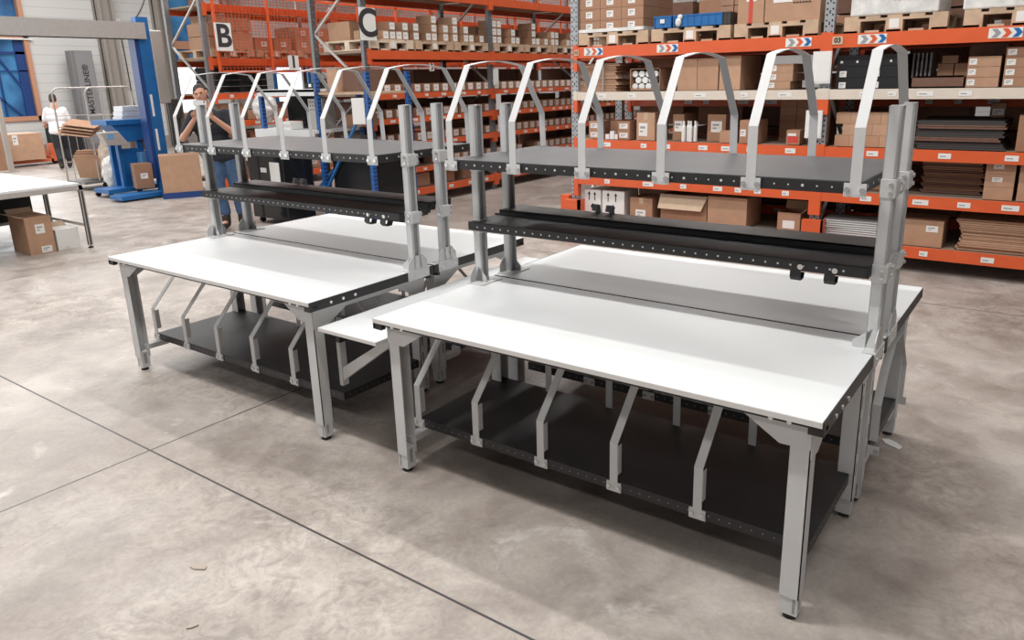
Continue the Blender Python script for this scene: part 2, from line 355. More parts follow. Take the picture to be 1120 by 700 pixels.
# ------------------------------------------------------------ workbench
def bolts(parent, lst, r=.008):
    for p0, p1 in lst: MB().cyl(p0, p1, r, n=10).build('bolt', 'bolt', parent)
L_, D_, H_T = 2.0, .895, .782
def make_bench(name, label, Y0=.21):
    t = thing(name, label, 'workbench', group=None)
    b = MB(); b.m = 0; b.box(.002, L_-.006, 0, D_-.009, H_T-.022, H_T)
    tp = b.build('tabletop', ['white'], t, bevel=.0015)
    e = MB().box(.002, L_-.006, -.0012, 0, H_T-.021, H_T-.002); e.build('edge_band', 'edge', tp)
    f = MB()                                   # black frame under the top
    f.box(L_-.006, L_, .0, D_-.004, H_T-.05, H_T-.001); f.box(0, .004, .0, D_-.004, H_T-.05, H_T-.001)
    f.box(.006, .05, .004, .03, H_T-.052, H_T-.022); f.box(L_-.05, L_-.006, .004, .03, H_T-.052, H_T-.022)
    f.box(.0, L_, .02, .05, H_T-.038, H_T-.022); f.box(0, L_, D_-.05, D_-.03, H_T-.07, H_T-.022)
    f.box(.006, L_-.01, D_-.009, D_-.0055, H_T-.03, H_T-.0005)  # black strip put in to darken the gap between the tabletops
    f.m = 1
    for k in range(36): f.cyl((.1+k*.052, D_-.0505, H_T-.046), (.1+k*.052, D_-.0515, H_T-.046), .004, n=6)
    f.build('frame', ['black', 'hole'], t)
    bolts(t, [((L_, y, H_T-.026), (L_+.006, y, H_T-.026)) for y in (.13, .21, .29)]+[((x, .02, H_T-.03), (x, .01, H_T-.03)) for x in (.11, .17, L_-.17, L_-.11)])
    for sx in (0, 1):
        for sy in (0, 1):
            # local leg: outer corner at (0,0), opening inwards (+x)
            def X(a): return a if sx == 0 else L_-a
            yy = .045 if sy == 0 else D_-.045
            dy = 1 if sy == 0 else -1
            x0 = .045
            g = MB(); zt = H_T-.04
            g.box(X(x0), X(x0+.066), yy, yy+dy*.004, .09, zt)              # front face
            g.box(X(x0), X(x0+.004), yy, yy+dy*.066, .09, zt)              # outer side
            g.box(X(x0), X(x0+.066), yy+dy*.062, yy+dy*.066, .09, zt)      # rear face
            if sy == 0:
                pts = [(X(x0), zt+.012), (X(x0+.235), zt+.012), (X(x0+.235), zt), (X(x0+.10), zt-.085), (X(x0+.066), zt-.085), (X(x0), zt-.085)]
                g.prism(pts, 'y', yy-.004, yy)
            pts = [(yy-.0*dy, zt-.0), (yy+dy*.27, zt-.0), (yy+dy*.27, zt-.018), (yy+dy*.075, zt-.12), (yy, zt-.12)]
            g.prism(pts, 'x', X(x0), X(x0-.004))
            g.m = 1
            if sy == 1:
                for zz in (.2, .3, .4, .5, .6): g.box(X(x0-.0005), X(x0), yy-.047, yy-.040, zz, zz+.06)
            leg = g.build('leg', ['grey', 'cardgrey'], t)
            q = MB(); q.m = 0
            q.box(X(x0+.003), X(x0+.062), yy+dy*.004, yy+dy*.058, .02, .13)
            q.m = 1
            q.box(X(x0+.012), X(x0+.02), yy+dy*.0036, yy+dy*.003, .03, .085)
            q.box(X(x0+.0025), X(x0+.003), yy+dy*.02, yy+dy*.03, .04, .12)
            q.box(X(x0+.064), X(x0+.0645), yy+dy*.02, yy+dy*.04, .05, .12)
            q.build('inner_tube', ['grey', 'greyd'], leg)
            MB().cyl((X(x0+.033), yy+dy*.03, 0), (X(x0+.033), yy+dy*.03, .012), .024, .021, 16).cyl((X(x0+.033), yy+dy*.03, .012), (X(x0+.033), yy+dy*.03, .03), .008).build('foot', 'rubber', leg)
        x = .05 if sx == 0 else L_-.05
        s_ = 1 if sx == 0 else -1
        MB().box(x, x+s_*.04, .11, D_-.11, H_T-.09, H_T-.05).build('cross_rail', 'grey', t)
        for yb, ye in (((.1, .25), (D_-.25, D_-.1)) if sx == 0 else ()): MB().box(x+s_*.004, x+s_*.05, yb, ye, .135, .168).build('shelf_bracket', 'grey', t)
    sh = MB(); sh.box(.05, 1.935, Y0, Y0+.635, .168, .213); sh.m = 1
    for k in range(44):
        sh.cyl((.09+k*.042, Y0+.0002, .19), (.09+k*.042, Y0-.0005, .19), .0028, n=6)
    for k in range(44): sh.cyl((.09+k*.042, Y0+.6348, .19), (.09+k*.042, Y0+.6356, .19), .0036, n=6)
    for k in range(14): sh.cyl((1.935, Y0+.04+k*.042, .19), (1.9355, Y0+.04+k*.042, .19), .0035, n=6)
    sh.build('lower_shelf', ['blackshelf', 'greyd'], t)
    for k in range(5):
        x = .045+k*.3675
        d = MB()
        q_ = Y0-.21; d.strip([(a+q_, b_) for a, b_ in [(.206, .205), (.206, .385), (.385, .575), (.43, .62), (.60, .62), (.72, .52), (.81, .39), (.81, .214)]], x-.018, x+.018, .004)
        d.box(x+.018, x+.020, q_+.208, q_+.235, .245, .375)
        d.box(x-.034, x+.034, q_+.205, q_+.2095, .165, .208); d.box(x-.034, x+.034, q_+.8455, q_+.850, .165, .208)
        o = d.build('shelf_divider', 'grey', t)
        bolts(o, [((x+k_, q_+.205, .187), (x+k_, q_+.198, .187)) for k_ in (-.022, .022)]+[((x+k_, q_+.850, .187), (x+k_, q_+.857, .187)) for k_ in (-.022, .022)], .009)
    return t
bench = make_bench('workbench', 'white-topped workbench closest to the camera, front half of the right double station')
def pl(o, x, y, rz, label=None):
    o.location = (x, y, 0); o.rotation_euler[2] = rz
    if label: o['label'] = label
    return o
back = make_bench('workbench', 'white-topped workbench at the back of the right double station, towards the orange racking', .05)
pl(back, 2.0, 1.79, PI, 'white-topped workbench at the back of the right double station, towards the orange racking')
pl(copy_tree(bench), -2.449, 0, 0, 'white-topped workbench at the front of the left double station, with clear floor before it')
pl(copy_tree(back), -.449, 1.79, PI, 'white-topped workbench at the back of the left double station, nearest the photographing man')

def make_super(name, label):
    t = thing(name, label, 'shelf unit')
    for px_ in (.023, 1.977):
        for py_, sy in ((.768, -1), (1.022, 1)):
            g = MB(); z0, z1 = H_T+.004, 1.70
            g.box(px_-.023, px_+.023, py_+sy*.027, py_+sy*.024, z0, z1)
            g.box(px_-.023, px_+.023, py_-sy*.027, py_-sy*.024, z0, z1)
            g.box(px_-.023, px_-.020, py_-.027, py_+.027, z0, z1)
            g.box(px_+.014, px_+.023, py_-.027, py_-.018, z0, z1); g.box(px_+.014, px_+.023, py_+.018, py_+.027, z0, z1)
            g.box(px_-.023, px_+.023, py_-.027, py_+.027, z1-.003, z1)
            o = g.build('post', 'grey', t)
            MB().box(px_-.012, px_+.0135, py_-.017, py_+.017, z0, z1-.004).build('inner_web', 'greyd', o)
            # foot: base plate, gussets, lip over the end rail
            b = MB(); b.box(px_-.023, px_+.07 if px_ < 1 else px_+.023, py_-.085, py_+.085, H_T, H_T+.005)
            if px_ < 1: b.box(px_-.027, px_-.023, py_-.085, py_+.085, H_T-.048, H_T+.005)
            else: b.box(px_+.023, px_+.028, py_-.085, py_+.085, H_T-.05, H_T+.005)
            xx = px_-.023 if px_ < 1 else px_+.019
            b.prism([(py_-.075, H_T), (py_+.075, H_T), (py_+.075, H_T+.045), (py_+.04, H_T+.085), (py_-.04, H_T+.085), (py_-.075, H_T+.045)], 'x', xx, xx+.004)
            b.prism([(px_-.023, H_T), (px_+.05 if px_ < 1 else px_-.07, H_T), (px_+.05 if px_ < 1 else px_-.07, H_T+.03), (px_-.0, H_T+.085)], 'y', py_-.002+sy*.025, py_+.002+sy*.025)
            fo = b.build('base_bracket', 'grey', t)
            if px_ > 1:
                bolts(fo, [((px_+.028, py_+dy, H_T-.022), (px_+.031, py_+dy, H_T-.022)) for dy in (-.06, .06)], .006)
            for zc in (1.085, 1.405):                      # clamps that carry the shelves
                q = MB(); q.box(px_-.026, px_+.028, py_-.031, py_+.031, zc-.035, zc+.035); q.box(px_+.026, px_+.03, py_-.03, py_+sy*.0+.05, zc-.03, zc+.03)
                oo = q.build('clamp', 'grey', t, bevel=.003)
                bolts(oo, [((px_+.012, py_-.031, zc+dz), (px_+.012, py_-.042, zc+dz)) for dz in (-.016, .016)]+[((px_+.03, py_+.04, zc+dz), (px_+.038, py_+.04, zc+dz)) for dz in (-.016, .016)], .0075)
    # upper shelf
    s_ = MB(); s_.box(-.03, 1.925, .585, 1.375, 1.40, 1.444); us = s_.build('upper_shelf', 'black', t, bevel=.002)
    MB().box(-.026, 1.921, .589, 1.371, 1.444, 1.4455).build('shelf_panel', 'blacktop', us)
    h = MB()
    for k in range(37):
        x = .0+k*.052
        if min(abs(x-(.02+j*.376)) for j in range(6)) > .045: h.cyl((x, .5851, 1.422), (x, .5838, 1.422), .0032 if k % 3 else .0055, n=8)
    for k in range(8): h.cyl((1.925, .66+k*.09, 1.422), (1.926, .66+k*.09, 1.422), .006, n=8)
    h.build('hole_row', 'hole', us)
    # middle trays
    m_ = MB(); m_.box(-.0, 1.95, .70, .93, 1.110, 1.114); m_.box(0, 1.95, .70, .704, 1.070, 1.114); m_.box(0, .004, .70, .93, 1.072, 1.114); m_.box(1.946, 1.95, .70, .93, 1.072, 1.114)
    mt = m_.build('front_tray', 'black', t)
    h = MB()
    for k in range(37): h.cyl((.06+k*.05, .7001, 1.090), (.06+k*.05, .6988, 1.090), .0042, n=8)
    h.build('hole_row', 'hole', mt)
    r_ = MB(); r_.box(0, 1.95, .925, .93, 1.105, 1.124); r_.box(0.015, 1.95, .945, .95, 1.08, 1.140); r_.box(0.015, 1.95, .945, 1.13, 1.134, 1.140)
    r_.box(0.015, 1.95, 1.125, 1.13, 1.092, 1.140); r_.box(0.015, .019, .945, 1.13, 1.094, 1.140); r_.box(1.946, 1.95, .945, 1.13, 1.094, 1.140)
    rt = r_.build('rear_tray', 'black', t)
    MB().box(.02, 1.946, .951, 1.124, 1.140, 1.1415).build('tray_lit_top', 'blacktop', rt)  # greyer black puts the light on the tray's top into its colour
    # cable hooks under the front tray near the right end
    for x in (1.66, 1.79):
        k = MB(); k.strip([(.705, 1.075), (.70, 1.045), (.715, 1.03), (.75, 1.03), (.76, 1.05)], x, x+.04, .006)
        o = k.build('cable_hook', 'black', t)
    bolts(t, [((x, .70, 1.088), (x, .69, 1.088)) for x in (1.70, 1.83)], .011)
    for x in (.52, .60):
        MB().strip([(1.12, 1.140), (1.11, 1.180), (1.09, 1.185), (1.08, 1.155)], x, x+.03, .008).build('tray_clip', 'greyd', t)
    # tall arched dividers
    for j in range(6):
        x = .02+j*.376
        if j == 0: x = .012
        top = [(.735+.45*i/8, 1.890+.022*math.sin(PI*i/8)) for i in range(9)]
        d = MB(); d.strip([(.577, 1.40), (.577, 1.632)]+top+[(1.372, 1.632), (1.383, 1.40)], x-.0185, x+.0185, .004)
        d.box(x-.038, x+.038, .576, .5805, 1.392, 1.440)
        o = d.build('divider_arch', 'grey', t)
        bolts(o, [((x+k_, .576, 1.417), (x+k_, .567, 1.417)) for k_ in (-.026, .026)], .010)
    return t
sup = make_super('overhead_shelf_unit', 'overhead black shelf unit with grey divider arches on the right double station')
s2 = copy_tree(sup); s2.location = (-2.449, 0, 0)
s2['label'] = 'overhead black shelf unit with grey divider arches on the left double station'

# white infill shelf between the stations
t = thing('infill_table', 'low white side shelf filling the gap between the two bench stations', 'side shelf')
MB().box(-.44, -.025, .03, 1.79, .63, .65).build('tabletop', 'white', t, bevel=.0015)
MB().box(-.44, -.025, .0288, .03, .631, .648).build('edge_band', 'edge', t)
for y in (.16, 1.6):
    g = MB()
    g.box(-.449+.0, -.425, y-.02, y+.02, .30, .63); g.box(-.44, -.06, y-.018, y+.018, .605, .63)
    g.prism([(-.425, .33), (-.425, .40), (-.10, .605), (-.06, .605), (-.06, .585)], 'y', y-.012, y+.012)
    g.build('wall_bracket', 'grey', t)
MB().box(-.40, -.37, .1, 1.7, .56, .63).build('rail', 'black', t)

# ------------------------------------------------------------ pallet racking
def make_rack(name, label, loc, rz, nb, bw, depth, levels, H_, pfront='perf', sides=True, chips=None, skip=None, cat='pallet rack', conn=.07):
    t = thing(name, label, cat, loc, rz)
    up = MB().box(-.045, .045, 0, .06, 0, H_).mesh('upright', pfront)
    dk = {}
    for i in range(nb+1):
        for y in (0, depth-.06):
            o = bpy.data.objects.new('upright', up); C.objects.link(o); o.parent = t; o.location = (i*bw, y, 0)
        b = MB(); z = .25; k = 0
        while z+.75 < H_:
            y0, y1 = (.05, depth-.05) if k % 2 == 0 else (depth-.05, .05)
            b.bar((i*bw, y0, z), (i*bw, y1, z+.75), .03, .03); z += .75; k += 1
        b.build('bracing', 'alu', t)
    for i in range(nb):
        for li, (z, h, m) in enumerate(levels):
            if skip and (i, li) in skip: continue
            for y, s in ((-.03, 1), (depth-.02, 0)):
                b = MB(); b.box(i*bw+.045, (i+1)*bw-.045, y, y+.05, z-h, z)
                bo = b.build('beam', m, t)
                if s:
                    for x in (i*bw+.0, (i+1)*bw-.055):
                        q = MB().box(x, x+.055, -.035, .03, z-h-conn, (z+.02) if m != 'beige' else (z-h))
                        if m == 'beige': q.m = 1; q.box(x, x+.055, -.034, .03, z-h, z+.01)
                        q.build('beam_connector', ['orange', 'beige'], bo)
                if s:
                    q = []
                    x = i*bw+.25+random.random()*.2
                    while x < (i+1)*bw-.3:
                        wv = random.choice((.07, .1, .13)); q.append((x, wv)); x += wv+.12+random.random()*.32
                    if z < 1.9:
                        for (x, wv) in q:
                            e = MB(); e.m = 0; e.box(x, x+wv, -.0325, -.0305, z-h*.72, z-h*.25); e.m = 1; e.box(x+wv*.12, x+wv*.6, -.0335, -.0325, z-h*.55, z-h*.46)
                            e.build('shelf_label', ['paper', 'ink'], bo)
            d = dk.get(round(h, 3))
            b = MB().box(i*bw+.05, (i+1)*bw-.05, .02, depth-.02, z-.03, z-.004); b.build('shelf_deck', 'deck', t)
    return t
O = 'orange'
rackR = make_rack('pallet_rack', 'orange pallet rack at right with a cream beam, facing the benches', (-2.25, 5.3, 0), 0, 2, 2.78, 1.1,
    [(.24, .10, O), (.71, .10, O), (1.13, .10, O), (1.66, .09, 'beige'), (2.15, .12, O)], 3.6, conn=.14)
for i in range(3):   # orange column guards
    x = i*2.78
    g = MB().box(x-.085, x+.10, -.12, -.05, 0, .43).box(x+.095, x+.10, -.12, .06, 0, .43)
    if i == 0: g.box(x-.20, x-.085, -.02, .10, 0, .46)
    g.build('column_guard', O, rackR)
rackR2 = make_rack('pallet_rack', 'orange pallet rack standing back to back behind the right rack', (-2.25, 6.6, 0), 0, 2, 2.78, 1.1,
    [(.3, .10, O), (.95, .10, O), (1.55, .10, O), (2.15, .12, O)], 3.6)
rackC = make_rack('pallet_rack', 'long orange pallet rack in the centre under the letter C sign', (-5.52, 5.17, 0), PI/2, 4, 2.73, 1.1,
    [(.25, .10, O), (.57, .075, O), (.95, .075, O), (1.31, .075, O), (1.66, .075, O), (2.25, .12, O), (3.10, .12, O)], 4.6, 'perfd')
MB().box(-.1, .2, -.12, -.06, 0, .40).box(.17, .2, -.12, .0, 0, .40).build('column_guard', O, rackC)
rackB = make_rack('pallet_rack', 'far orange pallet rack behind red mesh under the letter B sign', (-9.3, 5.17, 0), PI/2, 5, 2.73, 1.1,
    [(.25, .10, O), (.80, .10, O), (1.24, .10, O), (1.70, .10, O), (2.27, .12, O), (3.12, .12, O)], 5.0, 'galvd')

# red mesh guard on the face of rack B
t = thing('mesh_guard', 'red wire mesh guard screen covering the upper front of the far rack', 'mesh screen', (-9.22, 5.3, 0))
LEN = 12.5
b = MB()
n = int(LEN/.07)
for k in range(n): y = k*.07; b.box(-.003, .003, y-.0038, y+.0038, 2.06, 4.6)
wm = b.build('wire_mesh', O, t)
b = MB()
for k in range(50): z = 2.06+k*.05; b.box(-.0035, .003, 0, LEN, z-.0035, z+.0035)
b.build('wire_mesh', O, t)
k = 0
while k*1.03 < LEN:
    y = k*1.03; MB().box(-.0, .04, y-.02, y+.02, 2.04, 4.6).build('mesh_post', O, t); k += 1
MB().box(0, .04, 0, LEN, 2.03, 2.07).build('mesh_rail', O, t)
MB().box(0, .04, 0, LEN, 3.25, 3.29).build('mesh_rail', O, t)

# hanging letter boards
def board(letter, label, loc, w_, h, size, tilt=0, bold=.012, bg='paper'):
    t = thing('letter_sign', label, 'sign', loc, PI/2)
    o = MB().box(-w_/2, w_/2, -.01, 0, -h/2, h/2).build('sign_panel', bg, t)
    text_mesh('lettering', letter, size, 'print', t, (0, -.0115, 0), (PI/2, 0, 0), bold)
    return t
M['print'].node_tree.nodes['Principled BSDF'].inputs['Base Color'].default_value = (.03, .025, .03, 1)
board('C', 'cream board with black letter C hung on the centre rack upright', (-5.46, 5.17, 2.58), .28, .42, .50)
board('B', 'cream board with black letter B hung on the far rack upright', (-9.15, 5.40, 2.60), .30, .44, .50)
board('1', 'small cream board with number 1 hung on the red mesh screen', (-9.13, 6.72, 2.20), .22, .24, .28, bold=.010)
board('3', 'small white board with number 3 below the pallets of the centre rack', (-5.46, 6.38, 2.02), .09, .11, .13, bold=.003)

# ------------------------------------------------------------ goods
def carton(label, x0, x1, y0, dp, z0, z1, m=None, lab=None, tape=False, group=None, name='carton', frame=None, cat='box', rz=0, prints=None):
    """box with its front on -y; frame=(ox,oy,rot) places it in a rotated rack frame"""
    m = m or KR[random.randrange(3)]
    w_, h = x1-x0, z1-z0
    cx, cyy = (x0+x1)/2, y0+dp/2
    b = MB(); b.box(-w_/2, w_/2, -dp/2, dp/2, 0, h)
    b.m = 1; b.box(-w_/2+.002, w_/2-.002, -.002, .002, h, h+.001)
    o = b.build(name, [m, 'carddark'], None)
    if frame:
        ox, oy, r = frame; c, s = math.cos(r), math.sin(r)
        o.location = (ox+c*cx-s*cyy, oy+s*cx+c*cyy, z0); o.rotation_euler[2] = r+rz
    else: o.location = (cx, cyy, z0); o.rotation_euler[2] = rz
    tag(o, label, cat, group)
    if lab:
        for (u0, u1, v0, v1) in ([lab] if not isinstance(lab, list) else lab):
            e = MB(); e.m = 0; e.box(-w_/2+u0*w_, -w_/2+u1*w_, -dp/2-.0015, -dp/2, v0*h, v1*h); e.m = 1
            hh = (v1-v0)*h; ww = (u1-u0)*w_
            e.box(-w_/2+u0*w_+ww*.15, -w_/2+u1*w_-ww*.25, -dp/2-.0025, -dp/2-.0015, v0*h+hh*.58, v0*h+hh*.75).box(-w_/2+u0*w_+ww*.15, -w_/2+u1*w_-ww*.5, -dp/2-.0025, -dp/2-.0015, v0*h+hh*.3, v0*h+hh*.42)
            e.build('shipping_label', ['paper', 'ink'], o)
    if tape:
        MB().box(-.025, .025, -dp/2-.001, -dp/2, h*.75, h).box(-.025, .025, -dp/2-.001, dp/2, h, h+.0015).build('packing_tape', 'tape', o)
    return o
def lprism(b, pts_xy, z0, z1): return b.prism(pts_xy, 'z', z0, z1)

def pallet(label, x0, x1, y0, dp, z0, frame=None, m='wood', group=None, lab=True):
    t = bpy.data.objects.new('pallet', None); C.objects.link(t); tag(t, label, 'pallet', group)
    w_ = x1-x0; cx = (x0+x1)/2; cyy = y0+dp/2
    if frame:
        ox, oy, r = frame; c, s = math.cos(r), math.sin(r); t.location = (ox+c*cx-s*cyy, oy+s*cx+c*cyy, z0); t.rotation_euler[2] = r
    else: t.location = (cx, cyy, z0)
    def deck(b):
        for k in range(5): x = -w_/2+k*(w_-.12)/4; b.box(x, x+.12, -dp/2, dp/2, .122, .144)
        for y in (-dp/2, -.05, dp/2-.1): b.box(-w_/2, w_/2, y, y+.1, .1, .122)
    def bottom(b):
        for x in (-w_/2, -.07, w_/2-.14): b.box(x, x+.14, -dp/2, dp/2, 0, .02)
        for k in range(5): x = -w_/2+k*(w_-.12)/4; b.box(x, x+.12, -dp/2+.0, -dp/2+.01, .0, .02)
    b = MB(); deck(b)
    if frame:
        bottom(b)
        for x in (-w_/2, -.07, w_/2-.14):
            for y in (-dp/2, -.05, dp/2-.1): b.box(x, x+.14, y, y+.1, .02, .1)
        b.build('pallet_body', m, t)
    else:
        b.build('top_deck', m, t)
        for x in (-w_/2, -.07, w_/2-.14):
            for y in (-dp/2, -.05, dp/2-.1): MB().box(x, x+.14, y, y+.1, .02, .1).build('block', m, t)
        b = MB(); bottom(b); b.build('bottom_deck', m, t)
    if lab: MB().box(-.04, .04, -dp/2-.002, -dp/2, .03, .11).build('pallet_label', 'paper', t)
    return t
ORD = ['topmost', 'second from top', 'third from top', 'fourth from top', 'fifth from top', 'sixth from top', 'seventh from top', 'eighth from top', 'ninth from top', 'tenth from top', 'eleventh from top']
def flats(label, x0, x1, y0, dp, z0, z1, n, mats, frame=None, cat='cardboard stack', jit=.02, group=None):
    """a stack of flattened cartons: each sheet is its own thing"""
    h = (z1-z0)/n; base = label; group = group or label
    for k in range(n):
        label = (ORD[n-1-k]+' '+base) if k else 'bottommost '+base
        dx = random.uniform(-jit, jit); dy = random.uniform(0, jit)
        b = MB(); w_ = x1-x0
        b.box(-w_/2, w_/2, -dp/2, dp/2, 0, h*.42); b.box(-w_/2+.01, w_/2-.015, -dp/2+.006, dp/2, h*.5, h*.92); b.box(-w_/2, -w_/2+.01, -dp/2, dp/2, 0, h*.9)
        o = b.build('flattened_carton', mats[k % len(mats)], None)
        cx, cyy = (x0+x1)/2+dx, y0+dp/2+dy
        if frame:
            ox, oy, r = frame; c, s = math.cos(r), math.sin(r); o.location = (ox+c*cx-s*cyy, oy+s*cx+c*cyy, z0+k*h); o.rotation_euler[2] = r
        else: o.location = (cx, cyy, z0+k*h)
        tag(o, label, cat, group or label)

YR = 5.33
PO = ['first', 'second', 'third', 'fourth', 'fifth', 'sixth', 'seventh', 'eighth', 'ninth', 'tenth', 'eleventh', 'twelfth', 'thirteenth', 'fourteenth']
# --- right rack, top level on pallets
z5 = 2.15
P5 = 'pallets on the top level of the right rack'
pallet('wooden pallet under the film-wrapped cartons, left end of top level', -2.20, -1.33, YR-.02, 1.0, z5, group=P5)
pallet('wooden pallet under the blue crates on the top level', -1.29, -.42, YR-.02, 1.0, z5, group=P5)
pallet('wooden pallet under the two large printed cartons on the top level', -.38, .43, YR-.02, 1.0, z5, group=P5)
pallet('wooden pallet under the film-wrapped white load just right of the perforated upright', .66, 1.5, YR-.02, 1.0, z5, group=P5)
pallet('wooden pallet under the white load at the top right corner', 1.62, 2.45, YR-.02, 1.0, z5, group=P5)
for r in range(4):
    for c in range(3):
        x = -2.19+c*.265; z = 2.296+r*.125
        carton('white-labelled carton, %s column, %s row up, in the wrapped stack on the leftmost top pallet' % (('left', 'middle', 'right')[c], PO[r]), x, x+.26, YR, .35, z, z+.122, KR[1], lab=(.3, .62, .25, .8), group='wrapped cartons on the leftmost top pallet')
        if c == 2: carton('brown carton in the rear column of the wrapped top-left stack', x, x+.26, YR+.37, .35, z, z+.122, KR[3], group='rear cartons on the leftmost top pallet')
tag(MB().box(-2.20, -1.38, YR-.02, YR-.012, 2.30, 2.335).box(-1.385, -1.377, YR-.02, YR+.74, 2.30, 2.335).build('stretch_film', 'film'), 'band of white stretch film around the foot of the top-left carton stack', 'plastic film')
def crate(label, x0, x1, y0, dp, z0, h, m='blue'):
    b = MB(); b.box(x0, x1, y0, y0+dp, z0, z0+.008)
    for a in ((x0, x1, y0, y0+.008), (x0, x1, y0+dp-.008, y0+dp), (x0, x0+.008, y0, y0+dp), (x1-.008, x1, y0, y0+dp)): b.box(*a, z0, z0+h)
    b.box(x0-.006, x1+.006, y0-.006, y0+.006, z0+h-.015, z0+h)
    n_ = max(2, int((x1-x0)/.07))
    for k in range(n_+1): x = x0+k*(x1-x0)/n_; b.box(x-.004, x+.004, y0-.005, y0, z0, z0+h)
    o = b.build('plastic_crate', m); tag(o, label, 'crate'); return o
crate('small blue plastic crate with a white tag on the top level', -1.27, -1.08, YR+.01, .4, 2.296, .125)
MB().box(-1.20, -1.15, YR-.003, YR+.003, 2.35, 2.39).build('crate_tag', 'paper', bpy.data.objects['plastic_crate'])
crate('long blue plastic crate beside the white bag on the top level', -1.05, -.52, YR+.01, .4, 2.296, .125)
crate('dark grey plastic crate at the right end of the blue crates', -.515, -.44, YR+.01, .4, 2.296, .125, 'cardgrey')
def bag(label, c, r, sc, m='film'):
    b = MB(); b.sphere(c, r, 48, sc); o = b.build('bag', m, smooth=True)
    dd = o.modifiers.new('d', 'DISPLACE'); tx = bpy.data.textures.new('bagtex', 'CLOUDS'); tx.noise_scale = r*.35; dd.texture = tx; dd.strength = r*.55; dd.mid_level = .5
    return tag(o, label, 'bag')
b = MB(); b.sphere((-.99, YR-.005, 2.35), .035, 10, (1, .5, 1.3)); b.sphere((-.975, YR-.0, 2.40), .03, 10, (1, .5, .9)); tag(b.build('bag', 'film', smooth=True), 'small crumpled white plastic bag hanging on the long blue crate', 'bag')
for r in range(3):
    for c in range(2):
        carton('flat brown carton stacked behind the blue crates on the top level', -.72+c*.15, -.58+c*.15, YR+.45, .3, 2.296+r*.11, 2.40+r*.11, KR[1], group='cartons behind the blue crates')
o = carton('tall brown carton with red fragile tape and white label on the top level', -.36, -.10, YR, .55, 2.296, 2.66, KR[0], lab=(.32, .7, .55, .75))
MB().box(-.02, .02, -.277, -.2755, .0, .36).build('fragile_tape', 'red', o)
o = carton('wide brown carton with white sheet and printed lines on the top level', -.09, .43, YR, .6, 2.296, 2.62, KR[0], prints=True)
MB().box(-.18, 0, -.303, -.301, .17, .3).build('document_pouch', 'paper', o)
e = MB()
for k in range(6): e.box(.03+k*.035, .055+k*.035, -.303, -.301, .19, .205); e.box(.01+k*.028, .03+k*.028, -.303, -.301, .155, .168)
e.build('printed_lines', 'print', o)
o = tag(MB().box(.70, 1.42, YR, YR+.7, 2.296, 2.75).build('wrapped_load', 'film', bevel=.015), 'white film-wrapped load with orange scribble, just right of the upright', 'wrapped load')
e = MB()
for k in range(7): e.bar((1.06+k*.02, YR-.002, 2.41+(k % 2)*.025), (1.08+k*.02, YR-.002, 2.41+((k+1) % 2)*.025), .004, .006)
e.build('orange_scribble', O, o)
tag(MB().box(1.60, 2.40, YR, YR+.7, 2.296, 2.75).build('wrapped_load', 'film', bevel=.015), 'white film-wrapped load in the top right corner of the photo', 'wrapped load')
# coloured arrow strips on the top beam (parts of the rack)
for x in (-2.10, -1.20, .20-.05, .80, 1.82):
    b = MB(); X0 = x+2.25
    b.m = 0; b.box(X0, X0+.24, -.0335, -.031, 2.055, 2.135)
    for k, mm in enumerate((1, 2, 3)):
        b.m = mm; q = X0+.02+k*.075; b.prism([(q, 2.06), (q+.04, 2.06), (q+.07, 2.095), (q+.04, 2.13), (q, 2.13), (q+.03, 2.095)], 'y', -.0350, -.0336)
    b.build('direction_strip', ['paper', 'greyd', O, 'blue'], rackR)
b = MB().box(2.83, 2.92, -.037, -.033, 2.06, 2.13).build('location_tag', 'kraftin', rackR)
text_mesh('lettering', '03', .06, 'print', b, (2.875, -.0385, 2.095), (PI/2, 0, 0), .002)
b = MB().box(.02, .08, -.039, -.0355, 2.06, 2.12).build('location_tag', 'kraftin', rackR)
text_mesh('lettering', '02', .045, 'print', b, (.05, -.0398, 2.09), (PI/2, 0, 0), .001)

